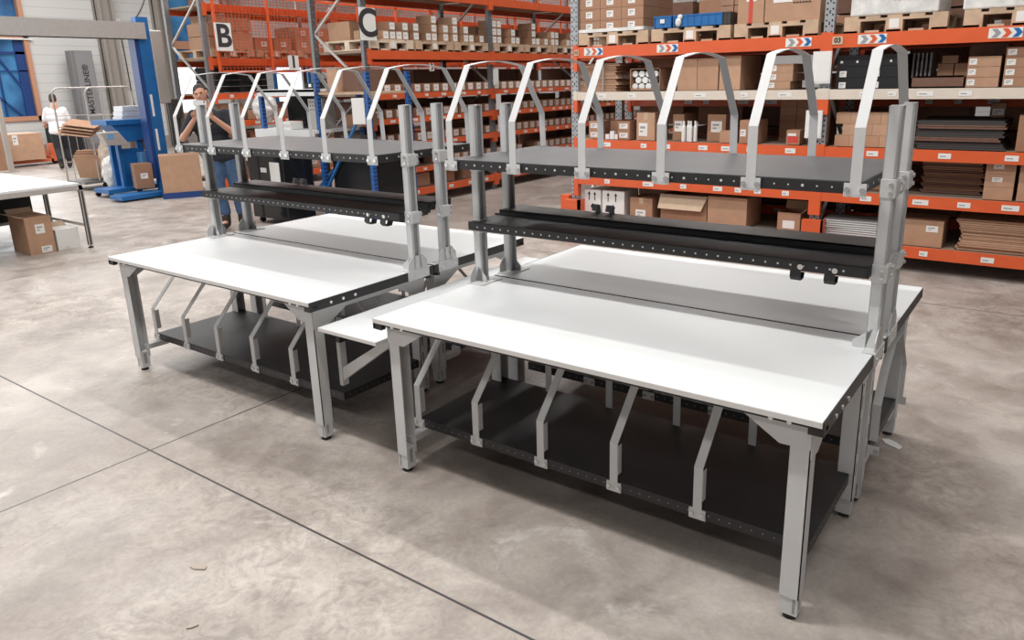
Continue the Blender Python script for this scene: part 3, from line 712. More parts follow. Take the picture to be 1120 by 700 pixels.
# --- level 4 (cream beam)
z4 = 1.664
flats('flat brown carton in the tall strapped stack, cream shelf', -2.20, -1.72, YR+.02, .7, z4, 1.97, 9, [KR[2], KR[0]], cat='cardboard', group='strapped stack of flat cartons on the cream shelf')
for k in range(1):
    tag(MB().box(-1.90, -1.885, YR+.0, YR+.012, z4, 1.97).build('strap', 'greyd'), 'grey plastic strap around the tall stack of flat cartons', 'strap')
def openbox(label, x0, x1, y0, dp, z0, h, m, front_open=False, flap=None, name='open_carton'):
    t = thing(name, label, 'box', ((x0+x1)/2, y0+dp/2, z0)); w_ = x1-x0; b = MB(); th = .006
    b.box(-w_/2, w_/2, -dp/2, dp/2, 0, th); b.box(-w_/2, -w_/2+th, -dp/2, dp/2, 0, h); b.box(w_/2-th, w_/2, -dp/2, dp/2, 0, h); b.box(-w_/2, w_/2, dp/2-th, dp/2, 0, h)
    if front_open: b.box(-w_/2, w_/2, -dp/2, dp/2, h-th, h); b.box(-w_/2, w_/2, -dp/2, -dp/2+th, 0, h*.12)
    else: b.box(-w_/2, w_/2, -dp/2, -dp/2+th, 0, h)
    b.build('body', m, t)
    if flap == 'front':
        f = MB(); f.add([(-w_/2, -dp/2, h), (w_/2, -dp/2, h), (w_/2-.05, -dp/2-.07, h-.15), (-w_/2-.0, -dp/2-.07, h-.15), (-w_/2, -dp/2+.004, h+.004), (w_/2, -dp/2+.004, h+.004), (w_/2-.05, -dp/2-.066, h-.146), (-w_/2, -dp/2-.066, h-.146)],
              [(0, 1, 2, 3), (4, 5, 6, 7), (0, 1, 5, 4), (1, 2, 6, 5), (2, 3, 7, 6), (3, 0, 4, 7)]); f.build('flap', 'kraftin', t)
    if flap == 'up':
        f = MB(); f.bar((0, dp/2-.003, h), (0, dp/2+.03, h+.08), w_, .004, up=(0, 1, 0)); f.build('flap', 'kraft', t)
        f = MB(); f.bar((w_/2, 0, h), (w_/2+.05, 0, h+.05), dp, .004); f.build('flap', 'kraft', t)
    return t
ob = openbox('brown carton open at the front, full of white paper rolls', -1.56, -1.20, YR+.02, .35, z4, .235, KR[1], True)
for r in range(3):
    for c in range(4-(r % 2)):
        x = -1.515+c*.082+(r % 2)*.04; z = z4+.047+r*.067
        tag(MB().cyl((x, YR+.05, z), (x, YR+.3, z), .034, n=14).build('paper_roll', 'cup', smooth=False), 'white roll stacked inside the open-fronted carton', 'roll', 'white rolls in the open carton')
carton('large plain brown carton left of the pair on the cream shelf', -.995, -.775, YR+.02, .6, z4, 1.985, KR[0])
carton('large plain brown carton in the middle of the cream shelf, right against its twin', -.770, -.545, YR+.02, .6, z4, 1.985, KR[0])
carton('large plain brown carton at the right end of the three on the cream shelf', -.53, -.31, YR+.02, .6, z4, 1.995, KR[2])
for k, (a, b_, dz0, dz1) in enumerate(((-.03, .19, 0, .075), (-.02, .21, .077, .155), (-.02, .21, .157, .24))):
    carton(['flat brown carton at the bottom of the small labelled pile on the cream shelf', 'flat brown carton in the middle of the small labelled pile on the cream shelf', 'flat brown carton at the top of the small labelled pile on the cream shelf'][k], a, b_, YR+.03, .4, z4+dz0, z4+dz1, KR[0], lab=(.04, .3, .2, .85))
for r in range(3):
    for c in range(2):
        carton('black printed carton with white marks, %s column, %s on the cream shelf' % (('left', 'right')[c], ('bottom', 'middle', 'top')[r]), .62+c*.285, .90+c*.285, YR+.01, .45, z4+r*.1, z4+r*.1+.097, M['cardblack'], lab=[(.1, .32, .05, .6)] if r < 2 else [(.1, .18, .3, .5), (.6, .66, .3, .5)], group='black cartons on the cream shelf')
b = MB()
for x in (1.26,): b.box(x, x+.42, YR+.02, YR+.4, z4, z4+.01).box(x, x+.42, YR+.02, YR+.028, z4, z4+.085).box(x, x+.008, YR+.02, YR+.4, z4, z4+.1).box(x+.412, x+.42, YR+.02, YR+.4, z4, z4+.1).box(x, x+.42, YR+.39, YR+.4, z4, z4+.1)
tag(b.build('cardboard_tray', 'carddark'), 'low dark brown cardboard tray beside the labelled cartons on the cream shelf', 'tray')
for k in range(5): tag(MB().box(1.22+k*.035, 1.235+k*.035, YR+.25, YR+.6, z4+.1, z4+.3).build('folder', 'greyd'), 'thin dark upright divider board behind the brown tray', 'board', 'upright boards behind the tray')
for k, (x, z, l) in enumerate(((1.43, .1, 'small brown box on the tray, bottom left of three'), (1.565, .1, 'small brown box on the tray, bottom right of three'), (1.46, .205, 'small brown box topmost on the dark tray'))):
    carton(l, x, x+.125, YR+.05+.2, .13, z4+z, z4+z+.10 if k < 2 else z4+.27, KR[1])
for r in range(4):
    if r < 3: carton(('bottom', 'middle', 'top')[r]+' carton of the pile of three with left-end labels, cream shelf', 1.69, 1.93, YR+.02, .45, z4+r*.085, z4+r*.085+.082, KR[0], lab=(.04, .27, .2, .8), group='pile of three labelled cartons on the cream shelf')
    carton(('bottom', 'second', 'third', 'top')[r]+' carton of the pile of four labelled ones at the right photo edge', 1.96, 2.26, YR+.02, .45, z4+r*.08, z4+r*.08+.078, KR[1], lab=(.04, .25, .2, .8), group='pile of four labelled cartons on the cream shelf')
carton('wide dark carton lying on the pile of three labelled cartons', 1.66, 1.95, YR+.3, .45, z4+.26, z4+.36, M['carddark'])

# --- level 3
z3 = 1.134
carton('small labelled carton beside the left upright, lower of two', -2.09, -1.95, YR+.02, .3, z3, z3+.1, KR[0], lab=(.15, .85, .2, .75))
carton('small labelled carton beside the left upright, upper of two', -2.09, -1.95, YR+.02, .3, z3+.102, z3+.2, KR[0], lab=(.15, .85, .2, .75))
carton('plain small brown carton between the labelled pairs on the shelf above the bench', -1.88, -1.73, YR+.15, .3, z3, z3+.2, KR[3])
for k in range(3): carton(['left white little box before the brown carton', 'middle white little box before the brown carton, upper', 'right white little box before the brown carton'][k], -1.87+k*.06, -1.82+k*.06, YR+.02, .06, z3, z3+(.09 if k == 1 else .055), M['cup'], name='small_box')
carton('small labelled carton second pair from left, lower of two', -1.71, -1.56, YR+.02, .3, z3, z3+.1, KR[1], lab=(.15, .85, .2, .75))
carton('small labelled carton second pair from left, upper of two', -1.71, -1.56, YR+.02, .3, z3+.102, z3+.2, KR[1], lab=(.15, .85, .2, .75))
carton('square brown carton with large white label, tallest on the middle shelf', -1.47, -1.25, YR+.02, .35, z3, z3+.30, KR[2], lab=(.12, .6, .15, .62), tape=True)
carton('dark brown carton with white label left of the white bottles', -1.07, -.94, YR+.1, .3, z3, z3+.28, KR[3], lab=(.15, .85, .35, .75))
for k, (x, y) in enumerate(((-.91, .03), (-.87, .06), (-.83, .03), (-.79, .06))):
    b = MB().cyl((x, YR+y, z3), (x, YR+y, z3+.15), .021, n=14).cyl((x, YR+y, z3+.15), (x, YR+y, z3+.18), .021, .01, 14).cyl((x, YR+y, z3+.18), (x, YR+y, z3+.215), .012, n=10)
    o = b.build('bottle', 'cup'); tag(o, 'white plastic bottle in the cluster of four on the middle shelf', 'bottle', 'white bottles on the middle shelf')
carton('dark brown carton with white label right of the white bottles', -.68, -.48, YR+.12, .3, z3, z3+.28, KR[3], lab=(.2, .8, .35, .75))
carton('low plain brown box right of the white bottles', -.50, -.36, YR+.02, .25, z3, z3+.12, KR[0])
carton('brown carton with small label behind the fourth divider arch', -.29, -.10, YR+.02, .3, z3, z3+.23, KR[1], lab=(.05, .35, .3, .6))
o = carton('small carton with red and white print near the perforated upright', .19, .32, YR+.02, .2, z3, z3+.14, KR[1])
MB().box(-.05, .05, -.102, -.1, .02, .08).build('red_print', 'red', o); MB().box(-.05, .03, -.103, -.1005, .085, .11).build('white_print', 'paper', o)
for r in range(5):
    for c in range(3):
        carton('dark brown carton in the deep stack behind the fifth divider arch', -.02+c*.17, .145+c*.17, YR+.45, .3, z3+r*.085, z3+r*.085+.083, KR[3], group='dark stacked cartons deep on the middle shelf')
for r in range(3):
    off = 0 if r % 2 == 0 else .065
    for c in range(4):
        x = .65+off+c*.132
        carton('small kraft carton, %s from left in the %s course of the brick-like stack' % (PO[c], ('bottom', 'middle', 'top')[r]), x, x+.13, YR+.02, .28, z3+r*.105, z3+r*.105+.103, KR[2] if (r+c) % 2 else KR[0], group='brick-stacked cartons on the middle shelf')
flats('sheet of the wide dark stack right of the bench posts', 1.34, 2.03, YR+.02, .8, z3, z3+.25, 7, [M['cardgrey'], M['cardgrey'], M['carddark']], cat='cardboard', jit=.03, group='wide dark stack on the middle shelf')
carton('small carton with white label above the wide dark stack', 1.87, 1.98, YR+.5, .2, z3+.255, z3+.38, KR[1], lab=(.1, .9, .15, .6))
carton('tall brown carton cut off by the right photo edge on the middle shelf', 2.12, 2.34, YR+.02, .5, z3, z3+.30, KR[3])
# --- level 2
z2 = .714
flats('dark brown flat carton right of the bench posts', 1.40, 1.90, YR+.25, .6, z2, z2+.30, 10, [M['carddark'], KR[3]], cat='cardboard', group='dark flat stack on the second shelf')
for r in range(3):
    carton(['brown carton with white label, bottom of the pile at the right photo edge', 'brown carton with white label, middle of the pile at the right photo edge', 'brown carton with white label, top of the pile at the right photo edge'][r], 1.93, 2.15, YR+.02, .4, z2+r*.112, z2+r*.112+.110, KR[0], lab=None if r == 0 else (.25, .6, .4, .75))
carton('brown carton with red scribble cut off by the right photo edge', 2.18, 2.40, YR+.02, .4, z2, z2+.33, KR[0])
for c in range(6):
    x = -2.1+c*.42
    carton('brown carton half hidden behind the upper bench shelf', x, x+.36, YR+.2, .5, z2, z2+.2+random.random()*.1, KR[c % 4], group='cartons behind the upper bench shelf')
carton('brown carton half hidden behind the upper bench shelf', .7, 1.1, YR+.2, .5, z2, z2+.28, KR[1], group='cartons behind the upper bench shelf')
# --- level 1
z1 = .244
for k, (a, b_) in enumerate(((-2.15, -1.93), (-1.91, -1.62))):
    o = carton(['narrow white printed box beside the orange column guard', 'wider white printed box second from the orange column guard'][k], a, b_, YR+.02, .35, z1, z1+.30, M['paper'])
    e = MB(); w_ = (b_-a)
    for s in (-.25, .1): e.box(s*w_, s*w_+.012, -.177, -.1755, .17, .26); e.prism([(s*w_-.015, .24), (s*w_+.027, .24), (s*w_+.006, .275)], 'y', -.177, -.1755)
    e.prism([(-.03, .10), (0, .06), (.03, .10), (0, .14)], 'y', -.177, -.1755); e.build('print_marks', 'print', o)
carton('brown carton with square white label on the bottom shelf', -1.54, -1.26, YR+.02, .35, z1, z1+.24, KR[1], lab=(.25, .7, .05, .45), tape=True)
openbox('large open carton with its pale flap folded forward on the bottom shelf', -1.18, -.62, YR+.06, .45, z1, .30, KR[1], flap='front')
carton('large closed plain carton right of the open one on the bottom shelf', -.60, -.17, YR+.02, .45, z1, z1+.32, KR[0])
o = openbox('small open-topped carton with white label next to the column guard', .15, .39, YR+.02, .28, z1, .21, KR[1], flap='up')
MB().box(-.06, .06, -.142, -.1405, .05, .13).build('shipping_label', 'paper', o)
for k in range(9):
    b = MB().box(-.25, .25, -.17, .17, 0, .008); o = b.build('document_bundle', 'paper', None, (.87+random.uniform(-.02, .02), YR+.2, z1+.0+k*.021), random.uniform(-.05, .05))
    b2 = MB().box(-.25, .25, -.165, .165, .0085, .017).build('dark_sheets', 'greyd', o)
    tag(o, (ORD[8-k] if k else 'bottommost')+' white bundle in the paper stack on the bottom shelf', 'paper', 'paper stack on the bottom shelf')
carton('brown carton with small white label behind the bench posts on the bottom shelf', 1.31, 1.66, YR+.02, .4, z1, z1+.24, KR[0], lab=(.6, .88, .58, .82))
flats('flat brown carton in the wide stack, bottom shelf right end', 1.78, 2.6, YR+.02, .7, z1, z1+.28, 8, [KR[2], KR[0]], cat='cardboard', jit=.03, group='wide flat carton stack on the bottom shelf')
# hanging papers on uprights
def sheet(label, loc, w_, h, rz=0, m='paper', tilt=0):
    o = MB().box(-w_/2, w_/2, -.004, 0, -h/2, h/2).box(-w_*.3, w_*.45, -.008, -.004, -h*.45, h*.5).build('paper_sheet', m, None, loc, rz); o.rotation_euler[1] = tilt
    return tag(o, label, 'paper')
sheet('white paper packet hung on the perforated upright, upper one', (.505, 5.255, 1.86), .17, .29)
sheet('white paper packet hung on the perforated upright, lower one', (.47, 5.255, 1.34), .155, .26)
# goods on the rear rack behind
for li, z in enumerate((.304, .954, 1.554, 2.154)):
    for c in range(7):
        x = -2.15+c*.78
        for r in range(2):
            if random.random() < .85:
                carton('carton on the rack behind the right rack, %s level, %s from left, %s' % (PO[li], PO[c], ('lower', 'upper')[r]), x+random.random()*.05, x+.6+random.random()*.12, 6.7+.0, .6, z+r*.27, z+r*.27+.25, random.choice([KR[1], KR[3], M['carddark']]), group='cartons on the back-to-back rack')

# ------------------------------------------------------------ centre rack C goods
FC = (-5.52, 5.17, PI/2)
sm = {}
def small_label_box(z, x, w_, h, m, frame, label, group, dp=.3):
    key = (round(w_, 2), round(h, 2), m.name, dp)
    if key not in sm:
        b = MB(); b.box(-w_/2, w_/2, -dp/2, dp/2, 0, h); b.m = 1; b.box(-w_*.40, w_*.40, -dp/2-.002, -dp/2, h*.12, h*.90)
        b.m = 2; b.box(-w_*.2, w_*.15, -dp/2-.003, -dp/2-.002, h*.5, h*.58)
        sm[key] = b.mesh('carton', [m, 'paper', 'greyd'])
    o = bpy.data.objects.new('carton', sm[key]); C.objects.link(o)
    ox, oy, r = frame; c, s = math.cos(r), math.sin(r); y = .06+dp/2
    o.location = (ox+c*x-s*y, oy+s*x+c*y, z); o.rotation_euler[2] = r
    return tag(o, label, 'box', group)
names = {0.574: 'second shelf', 0.954: 'third shelf', 1.314: 'fourth shelf', 1.664: 'fifth shelf'}
for z, nm in names.items():
    for bay in range(3):
        g = ('nearest', 'second', 'third')[bay]
        x = .12
        while x < 2.6:
            if not (z < .6 and .9 < x < 1.2):
                small_label_box(z, bay*2.73+x+.07, .135, .125, KR[(bay+1) % 2], FC, 'small white-labelled carton, %s in the row, %s, %s bay of the centre rack' % (PO[int((x-.1)/.205)], nm, g), 'row on the %s of the %s bay, centre rack' % (nm, g))
            x += .205
        for c in range(4):
            wv = .55+random.random()*.08
            if random.random() < .93:
                x0 = bay*2.73+.12+c*.64
                hh = {0.574: .27, 0.954: .24, 1.314: .24, 1.664: .35}[z]
                carton('dark filler carton behind the labelled row, %s, %s bay, %s from the C sign' % (nm, g, PO[c]), x0, x0+wv, .48, .5, z, z+hh-.02*random.random(), M['carddark'] if random.random() < .6 else KR[3], frame=FC, group='dark filler cartons behind the row, %s, centre rack' % nm)  # added cartons, dark in colour to stand in for the shade between shelves
# bottom shelf: bigger plain cartons
for k, (x, wv, hh) in enumerate(((.75, .45, .2), (1.45, .33, .22), (2.0, .36, .24), (3.0, .5, .2), (3.9, .5, .22), (4.7, .4, .24), (6.2, .5, .22), (7.2, .6, .2))):
    carton('plain brown carton on the bottom shelf of the centre rack', x, x+wv, .1, .5, .254, .254+hh, KR[k % 4], frame=FC, group='cartons on the bottom shelf of the centre rack')
# pallets with piles of small boxes at 2.25
PC = 'pallets on the centre rack'
px0 = .08
pn = 0
stacks = []
for bay in range(3):
    for k in range(3):
        x0 = bay*2.73+.1+k*.87
        first = bay == 0 and k == 0
        pallet(('pale wooden pallet nearest the letter C sign' if first else 'wooden pallet of small labelled boxes, %s from the letter C sign' % PO[bay*3+k]), x0, x0+.82, .0, 1.0, 2.254, FC, 'woodl' if first else 'wood', group=None if first else PC)
        nx = 6
        for c in range(nx):
            top = random.choice((1, 1, 2, 2, 3, 0))
            for r in range(top):
                small_label_box(2.40+r*.125, x0+.08+c*.13, .12, .12, KR[(c+k) % 4], FC, 'small labelled box, %s column, %s up, on the %s pallet from the C sign' % (PO[c], PO[r], PO[bay*3+k]), 'boxes piled on the centre rack pallets')
        if not first or True:
            for c in range(2):
                carton('brown carton deep on the %s pallet from the C sign, %s half' % (PO[bay*3+k], ('near', 'far')[c]), x0+.03+c*.4, x0+.38+c*.4, .45, .45, 2.40, 2.56+random.random()*.2, KR[(c+k) % 4], frame=FC, group='deep cartons on the centre rack pallets')
sheet('white paper packet hung low on the second upright of the centre rack, under its beam', (-5.44, 7.90, 1.86), .14, .26, PI/2)
sheet('white paper packet hung on the second upright of the centre rack, middle height', (-5.44, 7.95, 1.46), .13, .26, PI/2)
sheet('white paper packet hung on the second upright of the centre rack, lowest', (-5.44, 7.98, 1.1), .12, .26, PI/2)
sheet('cream card hung on the upright below the letter C sign', (-5.44, 5.2, 1.78), .13, .36, PI/2, 'kraftin')

# ------------------------------------------------------------ far rack B goods
FB = (-9.3, 5.17, PI/2)
for bay in range(4):
    for k in range(3):
        x0 = bay*2.73+.1+k*.87
        pallet('wooden pallet behind the red mesh, %s from the letter B sign' % PO[bay*3+k], x0, x0+.82, .05, 1.0, 2.274, FB, 'wood', group='pallets behind the red mesh')
        for r in range(2 if k != 1 else 1):
            for c in range(2):
                carton('carton behind the red mesh, %s pallet from the B sign, %s %s' % (PO[bay*3+k], ('lower', 'upper')[r], ('near', 'far')[c]), x0+.02+c*.4, x0+.39+c*.4, .1, .6, 2.42+r*.21, 2.42+r*.21+.2, KR[(bay+k) % 3], lab=(.35, .65, .3, .7), frame=FB, group='cartons on pallets behind the red mesh')
for li, z in enumerate((.254, .804, 1.244, 1.704)):
    for bay in range(2):
        x = .12
        while x < 2.4:
            wv = random.uniform(.3, .55)
            if random.random() < .8 and not (li == 3 and bay == 0):
                carton('brown carton on the lower shelves of the far rack', bay*2.73+x, bay*2.73+x+wv, .12, .5, z, z+random.uniform(.15, .3), KR[random.randrange(4)], lab=(.3, .6, .3, .6), frame=FB, group='cartons on the lower shelves of the far rack')
            x += wv+.08
# pallet of cartons seen between the uprights of the far rack's end frame
for r in range(2):
    for c in range(2):
        carton('light brown carton at the near end of the far rack, beside the mast', -10.36+c*.5, -9.88+c*.5, 5.6, .5, 2.42+r*.3, 2.70+r*.3, KR[2], group='cartons at the near end of the far rack')

# ------------------------------------------------------------ left side of the hall
# white table at the left edge
t = thing('packing_table', 'long white table on aluminium legs at the left photo edge', 'table', (-9.0, -2.2, 0))
MB().box(.02, 2.13, .02, 4.0, .745, .77).build('tabletop', 'white', t, bevel=.002)
MB().box(0, 2.15, 0, .04, .69, .745).box(2.11, 2.15, 0, 4.02, .69, .745).box(0, 2.15, 3.98, 4.02, .69, .745).box(0, .04, 0, 4.02, .69, .745).build('table_rail', 'alu', t)
for x in (.35, 1.13, 2.11):
    for y in (.0, 3.98):
        l = MB().box(x, x+.045, y, y+.045, .03, .69).build('leg', 'alu', t)
        MB().cyl((x+.022, y+.022, 0), (x+.022, y+.022, .015), .028).cyl((x+.022, y+.022, .015), (x+.022, y+.022, .04), .008).build('foot', 'rubber', l)
        MB().box(x+.012, x+.033, y-.001, y, .04, .68).box(x+.045, x+.046, y+.012, y+.033, .04, .68).build('leg_groove', 'cardgrey', l)
for z in (.26,): MB().box(.35, 2.15, 3.985, 4.015, z, z+.035).box(1.135, 1.165, 2.9, 4.0, z, z+.03).build('stretcher', 'alu', t)
MB().box(.80, .84, .3, 3.95, .22, .69).build('underside_shade', 'cardblack', t)  # black sheet put in for the shade deep beneath the table
def floor_carton(label, c, w_, d_, h, rz, m, lab=None, open_=False, z=0):
    o = carton(label, -w_/2, w_/2, -d_/2, d_, z, z+h, m, lab=lab)
    o.location = (c[0], c[1], z); o.rotation_euler[2] = rz
    if open_:
        MB().bar((0, d_/2, h), (0, d_/2+.07, h+.05), w_, .004).bar((-w_/2, 0, h), (-w_/2-.09, 0, h+.03), d_, .004).build('flap', 'kraftin', o)
    return o
floor_carton('tall brown carton with two white labels under the left white table', (-7.26, 1.36), .27, .48, .43, PI/2-.03, KR[0], lab=[(.35, .7, .55, .8), (.45, .85, .03, .2)], open_=True)
floor_carton('white box with a small print beneath the table leg at left', (-7.18, 1.64), .25, .28, .24, PI/2+.03, M['paper'], lab=(.3, .6, .05, .12), open_=True)
floor_carton('brown carton lying deeper under the left white table', (-7.9, .6), .4, .4, .3, PI/2, KR[3])

# gantry machine with the blue mast
t = thing('wrapping_machine', 'blue steel mast machine carrying a long grey overhead beam', 'machine', (-10.42, 4.70, 0))
MB().box(-.04, .10, -.10, .10, .05, 2.95).build('mast', 'blue', t)
MB().box(-.12, .09, -.17, -.10, .3, 2.62).build('mast_channel', 'blued', t)
MB().box(-.02, .1, .30, .42, .5, 1.62).box(0, .14, .33, .45, 1.3, 1.5).build('dark_column', 'cardgrey', t)  # dark upright shape, not identified as a machine part
MB().box(-.12, .14, -3.6, .02, 2.60, 2.86).box(-.14, .16, -3.6, -.1, 2.60, 2.64).build('overhead_beam', 'alu', t)
MB().box(-.06, .10, .10, .32, 1.55, 2.75).build('drive_housing', 'alu', t, bevel=.02)
for z_ in (1.35, .78): MB().box(.101, .104, -.06, -.02, z_, z_+.36).build('white_plate', 'paper', t)
MB().box(-.1, .3, -.9, .45, .03, .10).box(-.2, .3, .2, .45, .03, .4).build('base_frame', 'blue', t)
MB().box(-.1, .18, -3.6, -3.4, 0, 2.6).build('end_post', 'alu', t)
for p in ((.2, -.8), (.2, .35), (-.05, -.8)): MB().cyl((p[0]-.02, p[1], .03), (p[0]+.02, p[1], .03), .03).build('castor', 'rubber', t)
floor_carton('large plain brown carton at the foot of the blue mast', (-9.9, 4.75), .62, .46, .62, PI/2-.5, KR[2], z=.1)
MBp = MB().box(-.33, .33, -.25, .25, 0, .10)
tag(MBp.build('floor_dolly', 'blued', None, (-9.9, 4.75, 0), PI/2-.5), 'low dark dolly beneath the large plain carton by the blue mast', 'dolly')

t = thing('carton_sealer', 'blue carton sealing machine with a sloping grey control box', 'machine', (-11.1, 3.98, 0))
MB().box(-.25, .3, .1, 1.0, 1.22, 1.30).prism([(.2, 1.22), (1.0, 1.22), (.95, .98), (.45, .92)], 'x', -.2, .25).build('top_table', 'blue', t)
MB().prism([(-.08, 1.12), (.22, 1.12), (.38, .88), (.0, .90)], 'x', .26, .42).build('control_box', 'alu', t, bevel=.01)
MB().box(.421, .425, .03, .12, 1.0, 1.08).build('button_panel', 'lblue', t)
MB().box(.02, .14, .35, .70, .15, .80).build('side_panel', 'blue', t)
MB().box(-.2, -.12, .30, .38, .08, 1.22).box(.1, .18, .62, .72, .08, 1.22).box(.1, .18, .28, .34, .08, 1.0).box(-.2, .2, .92, 1.0, .98, 1.04).build('leg_frame', 'blue', t)
MB().box(-.22, .3, -.05, 1.2, .08, .15).build('base_frame', 'blue', t)
for p in ((.25, .0), (.25, .5), (.25, 1.1), (-.2, .0)): MB().cyl((p[0]-.02, p[1], .045), (p[0]+.02, p[1], .045), .045).build('castor', 'rubber', t)
carton('brown carton on the blue sealing machine frame, upper', 4.55, 4.85, 0, .35, .76, 1.06, KR[1], frame=(-10.95, .12, PI/2))
tag(MB().box(-.17, .17, -.2, .2, 0, .2).build('plastic_bin', 'lblue', None, (-10.95, 4.78, .53)), 'light blue bin on the sealing machine frame', 'bin')
floor_carton('brown carton with white label on the blue base frame', (-10.55, 4.42), .28, .3, .42, PI/2-.3, KR[3], lab=(.3, .7, .4, .62), z=.15)
for r in range(3):
    tag(MB().box(-.16, .16, -.2, .2, 0, .085).build('white_tray', 'cup', None, (-11.3, 4.72+.02*r, 1.31+r*.09-.06)), 'white tray stacked behind the sealing machine top', 'tray', 'white trays stacked by the blue mast')

# roll cage trolley and its waste
t = thing('roll_cage', 'wire roll cage trolley full of flattened cardboard beside the blue sealer', 'trolley', (-12.9, 4.2, 0))
def hoop(y0, y1, x):
    pts = [(x, y0, .15), (x, y0, 1.72)]+[(x, y0+.12-.12*math.cos(a*PI/8), 1.72+.13*math.sin(a*PI/8)) for a in range(1, 5)]+[(x, y1-.12+.12*math.sin(a*PI/8), 1.72+.13*math.cos(a*PI/8)) for a in range(0, 4)]+[(x, y1, 1.72), (x, y1, .15)]
    return MB().tube(pts, .016, 8)
for x, a, b_ in ((0, 0, .85), (.6, .3, 1.15)):
    o = hoop(a, b_, x).build('cage_panel', 'alu', t)
    g = MB()
    for z in (.5, 1.0, 1.35): g.tube([(x, a, z), (x, b_, z)], .008, 6)
    for k in range(1, 6): y = a+(b_-a)*k/6; g.tube([(x, y, .16), (x, y, 1.0)], .006, 6)
    g.build('wire_grid', 'alu', o)
MB().box(-.05, .65, 0, 1.15, .12, .16).build('base', 'galvd', t)
for p in ((0, .1), (.6, .4), (0, .8), (.6, 1.1)): MB().cyl((p[0]-.02, p[1], .06), (p[0]+.02, p[1], .06), .06).build('castor', 'rubber', t)
for k in range(7):
    o = MB().box(-.3, .3, -.01, .01, -.22, .22).build('flattened_carton', KR[k % 4], None, (-12.55+.02*k, 4.40+.05*k, .42+.05*(k % 3)))
    o.rotation_euler = (.18, 0, .45); o.location = (-12.45-.434*.05*k, 4.45+.9*.05*k, .42+.04*(k % 3))
    tag(o, 'flattened brown carton standing in the roll cage', 'cardboard', 'flattened cartons in the roll cage')
for k in range(4):
    o = MB().box(-.28, .28, -.2, .2, 0, .012).build('flattened_carton', KR[(k+2) % 4], None, (-12.2, 4.22+.04*k, 1.06+.05*k))
    o.rotation_euler = (.2, .15, .7); tag(o, 'pale flattened carton sticking out from the roll cage top towards the man in white', 'cardboard', 'flattened cartons on the roll cage top')
bag('clear waste bag full of crumpled cream packing paper beside the roll cage', (-11.9, 4.62, .62), .26, (.8, .8, 1.9), 'pack')
bag('second lumpy bag of packing paper resting on the floor by the blue sealer legs', (-11.5, 4.40, .36), .22, (.8, .8, 1.4), 'film')

# pallet truck with big carton, far left
t = thing('pallet_truck', 'orange hand pallet truck under a big carton by the far wall', 'pallet truck', (-18.9, 5.0, 0))
MB().box(-.25, -.08, 0, 1.35, .07, .14).box(.08, .25, 0, 1.35, .07, .14).box(-.25, .25, 1.3, 1.45, .07, .2).prism([(1.3, .1), (1.5, .1), (1.5, .5), (1.42, .5)], 'x', -.15, .15).build('fork_frame', 'truck', t)
MB().bar((0, 1.5, .3), (-.0, 1.75, 1.1), .04, .04).bar((-.12, 1.76, 1.12), (.12, 1.76, 1.12), .03, .03).build('handle', 'cardblack', t)
for p in ((-.1, 1.5), (.1, 1.5), (-.16, .15), (.16, .15)): MB().cyl((p[0]-.03, p[1], .08), (p[0]+.03, p[1], .08), .08).build('wheel', 'rubber', t)
MB().box(-.12, .12, 1.42, 1.6, .08, .35).build('pump', 'cardblack', t)
o = floor_carton('very large brown carton carried on the orange pallet truck', (-18.9, 5.55), 1.15, .8, .64, PI/2, KR[2], lab=(.42, .52, .6, .97), z=.16)
floor_carton('narrow brown carton cut off by the left photo edge, before the blue window', (-18.3, 4.9), .5, .4, .95, PI/2, KR[3], z=0)
tag(MB().box(-.05, .05, -.05, .05, 0, 2.0).box(-.12, .12, -.12, .12, 0, .02).build('steel_post', 'colm', None, (-17.5, 4.95, 0)), 'thin grey steel post at the left photo edge before the window', 'post')
tag(MB().box(-.35, .35, -.25, .25, 0, .92).box(-.32, .32, -.26, -.25, .1, .85).box(-.36, .36, -.27, .26, .92, .94).build('dark_cabinet', 'cardblack', None, (-20.2, 7.35, 0), PI/2), 'low black cabinet under the blue window behind the man in white', 'cabinet')

# grey cabinet with lettering
t = thing('grey_locker', 'tall grey cabinet with vertical black lettering against the far wall', 'cabinet', (-20.6, 8.4, 0))
MB().box(-.05, .28, -.45, .12, 0, 2.86).build('body', 'galvd', t, bevel=.01)
M['lockgrey'] = mat('locker_grey_paint', (.24, .24, .25), .5)
MB().box(.281, .29, -.36, .10, .3, 2.84).build('front_panel', 'lockgrey', t)
mt = Matrix(((0, 0, 1), (0, -1, 0), (1, 0, 0)))
o = text_mesh('lettering', 'MASTERLINE®', .215, 'print', t, (.295, -.13, 1.80), (0, 0, 0), .003)
o.rotation_euler = Matrix(((0, 0, 1), (0, -1, 0), (1, 0, 0))).to_euler()
MB().box(.29, .296, -.25, .0, .75, .86).build('orange_sticker', O, t)
tag(MB().box(-.02, .12, -.12, .12, -.14, .14).box(0, .08, .12, .3, -.06, .06).build('junction_box', 'cup', None, (-20.98, 9.62, 3.66)), 'white wall box beside the steel column above the grey beam', 'electrical box')
tag(MB().tube([(-20.98, 9.90+.16*k, 3.66+.035*k*k) for k in range(9)], .012, 6).build('cable', 'cardgrey', None), 'thin cable running up from the white wall box', 'cable')
tag(MB().tube([(-20.985, 9.75, 3.4), (-20.985, 9.78, 2.4), (-20.985, 9.8, 1.45), (-20.985, 9.85, 1.2), (-20.985, 9.8, 1.4)], .015, 6).build('hanging_cable', 'cardgrey', None), 'dark cable hanging down beside the steel column', 'cable')

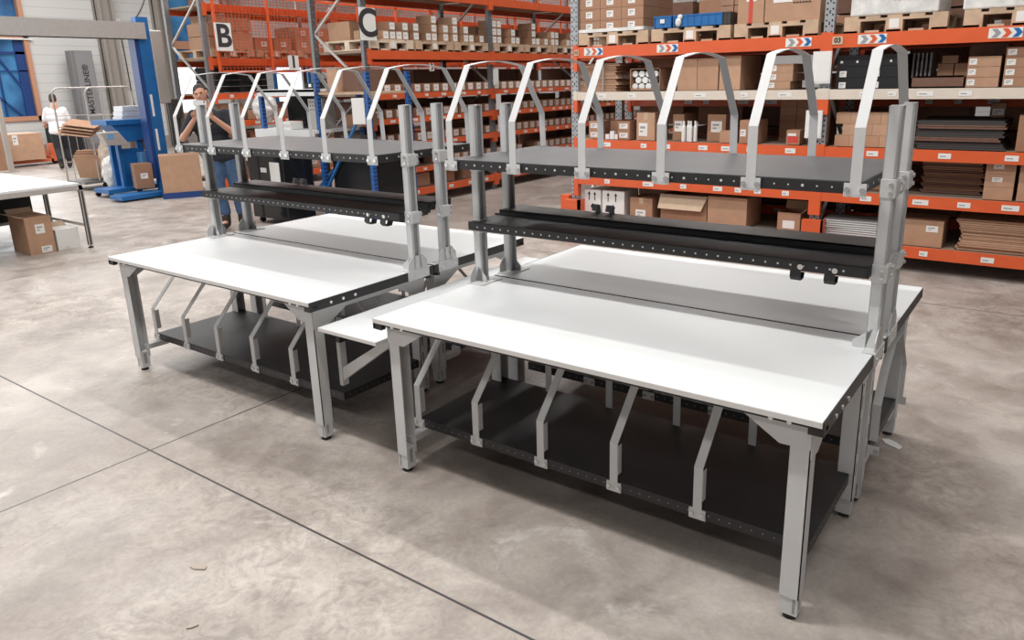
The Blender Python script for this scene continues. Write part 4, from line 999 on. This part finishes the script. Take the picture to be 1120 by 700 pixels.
# packing station with blue perforated posts
t = thing('packing_station', 'blue-posted packing station with white shelves before the centre rack', 'workstation', (-6.80, 4.33, 0))
for x, y, h in ((0, 0, 1.72), (1.2, 0, 1.95), (2.15, 0, 1.95), (0, .7, 1.72), (1.2, .7, 1.95), (2.15, .7, 1.95)):
    MB().box(-.03, .03, -.03, .03, 0, h).build('post', 'perfb', t, (x, y, 0))
MB().box(-.06, 1.2, -.10, .72, 1.19, 1.23).box(-.06, 1.2, -.12, -.10, 1.12, 1.235).build('worktop', 'white', t)
MB().box(0.0, 1.2, -.06, .72, 1.72, 1.75).box(0.0, 1.2, -.06, -.04, 1.67, 1.76).build('upper_shelf', 'white', t)
MB().box(1.23, 2.15, .0, .72, 1.68, 1.71).build('wood_shelf', 'wood', t)
MB().box(1.23, 2.15, .0, .72, .96, 1.0).build('mid_shelf', 'alu', t)
MB().bar((1.22, .0, .45), (2.13, .0, 1.62), .03, .03).bar((.02, .7, .2), (1.18, .7, 1.1), .03, .03).bar((1.2, .0, .25), (1.2, .7, 1.0), .03, .03).build('cross_brace', 'blue', t)
FS = (-6.80, 4.33)
def at_s(x, y, z): return (FS[0]+x, FS[1]+y, z)
t = thing('computer_monitor', 'black monitor seen between the arches on the packing station', 'monitor', at_s(.50, .30, 1.23), .55)
MB().box(-.22, .22, -.02, .02, .10, .46).build('screen', 'screen', t, bevel=.005); MB().box(-.03, .03, -.01, .04, 0, .2).box(-.12, .12, -.08, .1, 0, .015).build('stand', 'cardblack', t)
t = thing('computer_case', 'light grey perforated computer case on the packing station', 'computer', at_s(.96, .25, 1.23), .3)
MB().box(-.11, .11, -.15, .15, 0, .40).build('case', 'alu', t, bevel=.005)
e = MB()
for k in range(5):
    for j in range(3): e.box(-.08+k*.035, -.065+k*.035, -.151, -.150, .25+j*.05, .265+j*.05)
e.build('vent_holes', 'cardblack', t)
tag(MB().box(-.12, .12, -.1, .1, 0, .10).box(-.1, .1, -.105, -.1, .05, .08).build('label_printer', 'paper', None, at_s(.60, .0, 1.235)), 'small pale printer in front of the black monitor', 'printer')
t = thing('power_supply', 'small dark device with a pale plug on the white upper shelf', 'device', at_s(.95, .2, 1.76)); MB().box(-.14, .14, -.08, .08, 0, .075).build('body', 'cardblack', t); MB().box(-.05, 0, -.085, -.08, .02, .06).build('plug', 'cup', t)
t = thing('equipment_cabinet', 'black cabinet with a white sheet on its door beneath the packing station', 'cabinet', at_s(.62, -.30, 0))
MB().box(-.38, .38, -.2, .25, .08, .92).build('body', 'screen', t, bevel=.01)
MB().box(-.18, -.14, -.206, -.2, .1, .9).build('handle', 'cardblack', t); MB().box(.1, .3, -.206, -.2, .52, .84).build('paper_sheet', 'paper', t); MB().box(-.1, .02, -.206, -.2, .70, .76).build('badge', 'cup', t)
for p in ((-.3, -.12), (.3, -.12), (-.3, .18), (.3, .18)): MB().cyl((p[0]-.02, p[1], .04), (p[0]+.02, p[1], .04), .04).build('castor', 'rubber', t)
tag(MB().box(-.4, .4, -.25, .3, 0, .85).box(-.38, .38, -.255, -.25, .1, .8).build('storage_cabinet', 'screen', None, at_s(1.72, .3, 0)), 'plain black cabinet right of the one with the white sheet', 'cabinet')
o = sheet('crumpled white paper sheet hanging from the packing station', at_s(2.02, -.05, 1.48), .19, .32, .2)
bag('dark grey crumpled bag lying on the packing station mid shelf', at_s(1.55, .25, 1.09), .16, (1.3, .9, .6), 'cardgrey')
carton('tall brown carton on the wood shelf of the packing station, left', 1.30, 1.50, 0.1, .3, 1.715, 2.02, KR[2], frame=(FS[0], FS[1], 0))
carton('dark brown carton on the wood shelf of the packing station, right', 1.56, 1.98, 0.15, .3, 1.715, 1.98, M['carddark'], frame=(FS[0], FS[1], 0))
carton('brown carton on the lower part of the packing station', 1.35, 1.65, 0.3, .3, 1.26, 1.42, KR[3], frame=(FS[0], FS[1], 0))
bag('white rounded sack seen between the left arches', (-8.75, 5.75, 1.44), .20, (1, 1, 1.1), 'film')
# black plastic pallets standing on the far rack
for r in range(4):
    o = MB()
    for k in range(3): o.box(-.5+k*.44, -.38+k*.44, -.3, .3, 0, .08)
    o.box(-.5, .5, -.3, .3, .08, .10)
    tag(o.build('plastic_pallet', 'cardblack', None, (-9.75, 5.85, 1.71+r*.105), PI/2), 'black plastic pallet in the stack on the far rack below the mesh', 'pallet', 'black plastic pallets on the far rack')

# scraps on the floor
def scrap(label, c, s_, rz, m='kraftin'):
    o = MB().prism([(-s_, -s_*.3), (-s_*.2, -s_*.5), (s_, -s_*.2), (s_*.8, s_*.3), (0, s_*.45), (-s_*.7, s_*.3)], 'z', .0, .004).build('paper_scrap', m, None, (c[0], c[1], .001), rz)
    return tag(o, label, 'scrap')
M['scr'] = mat('dusty_paper', (.40, .34, .29), .9)
scrap('small torn brown scrap on the floor at bottom left', (-.07, -.93), .035, .3, 'scr')
scrap('tiny brown scrap near the bottom photo edge', (.22, -1.13), .02, 1.0, 'scr')
scrap('white crumpled scrap on the floor right of the rear bench legs', (1.97, 1.60), .06, -.7, 'paper')

# ------------------------------------------------------------ people
def blob(name, caps, ells, m, parent, voxel=.012, smooth=3):
    b = MB()
    for p0, p1, r0, r1 in caps:
        b.sphere(p0, r0, 14); b.sphere(p1, r1, 14); b.cyl(p0, p1, r0, r1, 16)
    for c, rx, ry, rz_ in ells: b.sphere(c, 1, 18, (rx, ry, rz_))
    me = b.mesh(name, m); o = bpy.data.objects.new(name, me); C.objects.link(o)
    r = o.modifiers.new('r', 'REMESH'); r.mode = 'VOXEL'; r.voxel_size = voxel; r.use_smooth_shade = True
    s_ = o.modifiers.new('s', 'SMOOTH'); s_.iterations = smooth; s_.factor = .5
    dg = bpy.context.evaluated_depsgraph_get(); dg.update()
    me2 = bpy.data.meshes.new_from_object(o.evaluated_get(dg)); bpy.data.objects.remove(o)
    o = bpy.data.objects.new(name, me2); C.objects.link(o)
    for p in me2.polygons: p.use_smooth = True
    o.parent = parent
    return o
def V(*a): return Vector(a)
def hand_caps(wrist, dirn, palm_n, side, curl):
    """palm + five separate fingers. dirn along fingers, palm_n palm normal"""
    d = dirn.normalized(); n = palm_n.normalized(); a = d.cross(n).normalized()*side; caps = []
    c1 = wrist+d*.085
    for k in (-1.2, -.4, .4, 1.2): caps.append((wrist+a*k*.012, c1+a*k*.019, .014, .0125))
    for k, L in ((-1.5, .062), (-.5, .078), (.5, .083), (1.5, .074)):
        p = c1+a*k*.0185; q = p+(d*math.cos(curl*.6)+n*math.sin(curl*.6))*L*.5; r = q+(d*math.cos(curl*1.5)+n*math.sin(curl*1.5))*L*.5
        caps += [(p, q, .0088, .0082), (q, r, .0082, .007)]
    th0 = wrist+d*.03+a*.032; th1 = th0+(d*.6+a*.7+n*.35).normalized()*.042; th2 = th1+(d*.85+a*.1+n*.5).normalized()*.034
    caps += [(th0, th1, .013, .011), (th1, th2, .0105, .0085)]
    return caps
def person(label, loc, rz, J, shirt, trous, hair, boots, hands, name='person', tuck=False):
    t = thing(name, label, 'person', loc, rz)
    H, N_, P = J['head'], J['neck'], J['pelvis']
    ch = J['chest']; caps = []; ell = []
    f = J['face']; up = (H-N_).normalized(); rt = f.cross(up).normalized()
    ell.append((H, .078, .095, .118)); ell.append((H-up*.055+f*.02, .058, .07, .065))
    caps.append((H-up*.06+f*.045, H-up*.095+f*.06, .035, .026))            # jaw
    caps.append((H+f*.088+up*.012, H+f*.112-up*.022, .010, .016))          # nose
    caps.append((H+f*.082-up*.056-rt*.018, H+f*.082-up*.056+rt*.018, .011, .011))   # lips
    for s in (-1, 1):
        ell.append((H+rt*s*.080-f*.005, .012, .022, .032))                 # ears
        caps.append((H+f*.082+up*.032+rt*s*.015, H+f*.078+up*.034+rt*s*.042, .010, .009))  # brow
    caps.append((H-up*.09, N_, .056, .062))
    caps.append((N_, ch, .07, .12))
    torso = [(ch+V(-.10, 0, .04), ch+V(.10, 0, .04), .105, .105), (ch+V(-.09, 0, -.06), ch+V(.09, 0, -.06), .115, .115), (ch+V(-.07, 0, -.2), ch+V(.07, 0, -.2), .108, .108), (P+V(-.075, 0, .1), P+V(.075, 0, .1), .110, .110), (P+V(-.08, 0, 0), P+V(.08, 0, 0), .115, .115)]
    caps += torso
    sl = []
    for s, k in ((-1, 'R'), (1, 'L')):
        S, E_, W_ = J['sh'+k], J['el'+k], J['wr'+k]
        caps += [(S, E_, .058, .043), (E_, W_, .044, .028)]
        caps += [(ch+V(s*.08, 0, .06), S, .085, .06)]
        Hh, K, A = J['hip'+k], J['kn'+k], J['an'+k]
        caps += [(Hh, K, .088, .058), (K, A, .056, .040), (A, J['toe'+k], .042, .032)]
        if hands.get(k): caps += hand_caps(W_, *hands[k])
    body = blob('body', caps, ell, M['skin'], t, .0075, 2)
    # clothes
    c = [(a, b, r+.014, q+.014) for a, b, r, q in torso]
    for s, k in ((-1, 'R'), (1, 'L')):
        S, E_ = J['sh'+k], J['el'+k]; mid = S.lerp(E_, .72)
        c += [(ch+V(s*.08, 0, .06), S, .098, .074), (S, mid, .074, .068)]
    c.append((P+V(-.075, 0, .03), P+V(.075, 0, .03), .13, .13)); c.append((ch+V(0, 0, .1), N_-(N_-ch)*.25, .10, .075))
    blob('tshirt', c, [], M[shirt], t, .012, 3)
    c = []
    for k in ('R', 'L'):
        Hh, K, A = J['hip'+k], J['kn'+k], J['an'+k]
        c += [(Hh, K, .106, .080), (K, A+V(0, 0, .13), .079, .070), (P+V(0, 0, -.01), Hh, .118, .105)]
    blob('trousers', c, [], M[trous], t, .012, 2)
    for k in ('R', 'L'):
        A, T_ = J['an'+k], J['toe'+k]
        blob('boot', [(A+V(0, 0, .16), A, .056, .057), (A+V(0, 0, -.03), T_, .052, .042), (A+(A-T_)*.25+V(0, 0, -.03), A+V(0, 0, -.03), .04, .05)], [], M[boots], t, .012, 2)
    hc = H-f*.012+up*.022
    hb = []
    hel = [(H-f*.016+up*.026, .081, .090, .101), (H-f*.034-up*.02, .078, .074, .088)]
    blob('hair', [], hel, M[hair], t, .007, 1)
    e = MB()
    for s in (-1, 1): e.sphere(H+f*.083+up*.014+rt*s*.030, .010, 8)
    e.build('eyes', 'hair', t)
    return t
# man taking a photograph: faces the camera
p1 = dict(face=V(-.05, -1, -.12).normalized(), head=V(-.20, -.08, 1.735), neck=V(-.165, -.0, 1.575), chest=V(-.125, 0, 1.36), pelvis=V(-.05, .02, .97),
    shR=V(-.315, -.02, 1.475), elR=V(-.46, -.12, 1.20), wrR=V(-.27, -.30, 1.44), shL=V(.055, -.02, 1.475), elL=V(.17, -.14, 1.22), wrL=V(-.08, -.30, 1.46),
    hipR=V(-.14, .02, .92), hipL=V(.04, .02, .92), knR=V(-.14, -.02, .50), knL=V(.08, 0, .50), anR=V(-.10, .02, .10), anL=V(.10, .02, .10), toeR=V(-.14, -.13, .045), toeL=V(.13, -.13, .045))
ROT1 = math.radians(52)
man = person('man in black T-shirt and blue jeans holding a phone up to photograph', (-6.36, 3.40, 0), ROT1, p1, 'tblack', 'jean', 'hair', 'boot',
    dict(R=(V(.25, -.25, 1), V(.5, -.6, .1), -1, .9), L=(V(-.35, -.2, 1), V(-.5, -.6, .1), 1, .9)))
b = MB().box(-.075, .075, -.005, .005, -.036, .036); b.m = 1; b.cyl((.05, -.0055, .018), (.05, -.0075, .018), .009, n=12); b.m = 0
ph = b.build('mobile_phone', ['phone', 'screen'], None)
c_, s_ = math.cos(ROT1), math.sin(ROT1)
lx, ly, lz = -.185, -.36, 1.625
ph.location = (-6.36+c_*lx-s_*ly, 3.40+s_*lx+c_*ly, lz); ph.rotation_euler = (0, .1, ROT1)
tag(ph, 'pale phone held up in front of the face of the man in black', 'phone')
# man in white T-shirt: back to the camera
p2 = dict(face=V(-.25, -1, -.25).normalized(), head=V(0, -.07, 1.62), neck=V(0, -.0, 1.46), chest=V(0, -.01, 1.25), pelvis=V(0, .03, .88),
    shR=V(-.165, 0, 1.36), elR=V(-.25, -.05, 1.08), wrR=V(-.24, -.26, .98), shL=V(.165, 0, 1.36), elL=V(.25, -.08, 1.09), wrL=V(.22, -.30, 1.02),
    hipR=V(-.09, .03, .84), hipL=V(.09, .03, .84), knR=V(-.10, -.12, .47), knL=V(.09, .06, .46), anR=V(-.10, -.05, .10), anL=V(.09, .24, .10), toeR=V(-.10, -.2, .045), toeL=V(.09, .10, .045))
person('man in white T-shirt and dark trousers walking away by the far wall', (-17.1, 5.95, 0), math.radians(52+180+20), p2, 'twhite', 'dtrous', 'hair', 'boot',
    dict(R=(V(0, -1, -.2), V(0, -.2, -1), -1, .8), L=(V(0, -1, -.2), V(0, -.2, -1), 1, .8)))

# ------------------------------------------------------------ cartons past the 300 that show largest become one object
def limit_cartons(maxn=295):
    bpy.context.view_layer.update()
    cs = [o for o in list(C.objects) if o.parent is None and o.name.split('.')[0] == 'carton']
    keep = [o for o in cs if o.location.z < .2]; cs = [o for o in cs if o.location.z >= .2]; maxn -= len(keep)
    if len(cs) <= maxn: return
    from mathutils.bvhtree import BVHTree
    vs = []; fs = []; own = []; hits = {}
    for o in C.objects:
        if o.type != 'MESH' or o.name.startswith('wire_mesh'): continue
        root = o
        while root.parent: root = root.parent
        mt_ = o.matrix_world; n = len(vs); vs += [mt_ @ v.co for v in o.data.vertices]
        for p in o.data.polygons: fs.append([n+a for a in p.vertices]); own.append(root.name)
    tree = BVHTree.FromPolygons(vs, fs)
    for j in range(0, 300, 2):
        for i in range(0, 1120, 2):
            d = F+Rr*((i-584.96)/fpx)-Ur*((j-311.94)/fpx)
            loc, nn, fi, dist = tree.ray_cast(mw.translation, d.normalized())
            if fi is not None: hits[own[fi]] = hits.get(own[fi], 0)+1
    cs.sort(key=lambda o: -hits.get(o.name, 0))
    rest = cs[maxn:]; vs = []; fs = []; mats = []; mi = []
    for o in rest:
        for q in [o]+list(o.children):
            mt_ = q.matrix_world; n = len(vs); vs += [tuple(mt_ @ v.co) for v in q.data.vertices]
            for p in q.data.polygons:
                fs.append([n+a for a in p.vertices]); m_ = q.data.materials[p.material_index]
                if m_ not in mats: mats.append(m_)
                mi.append(mats.index(m_))
    me = bpy.data.meshes.new('cartons'); me.from_pydata(vs, [], fs)
    for m_ in mats: me.materials.append(m_)
    for p, k in zip(me.polygons, mi): p.material_index = k
    st = bpy.data.objects.new('background_cartons', me); C.objects.link(st)
    tag(st, 'remaining small and half-hidden brown cartons deep on the background racks', 'boxes'); st['kind'] = 'stuff'
    for o in rest:
        for q in list(o.children): bpy.data.objects.remove(q)
        bpy.data.objects.remove(o)
limit_cartons()
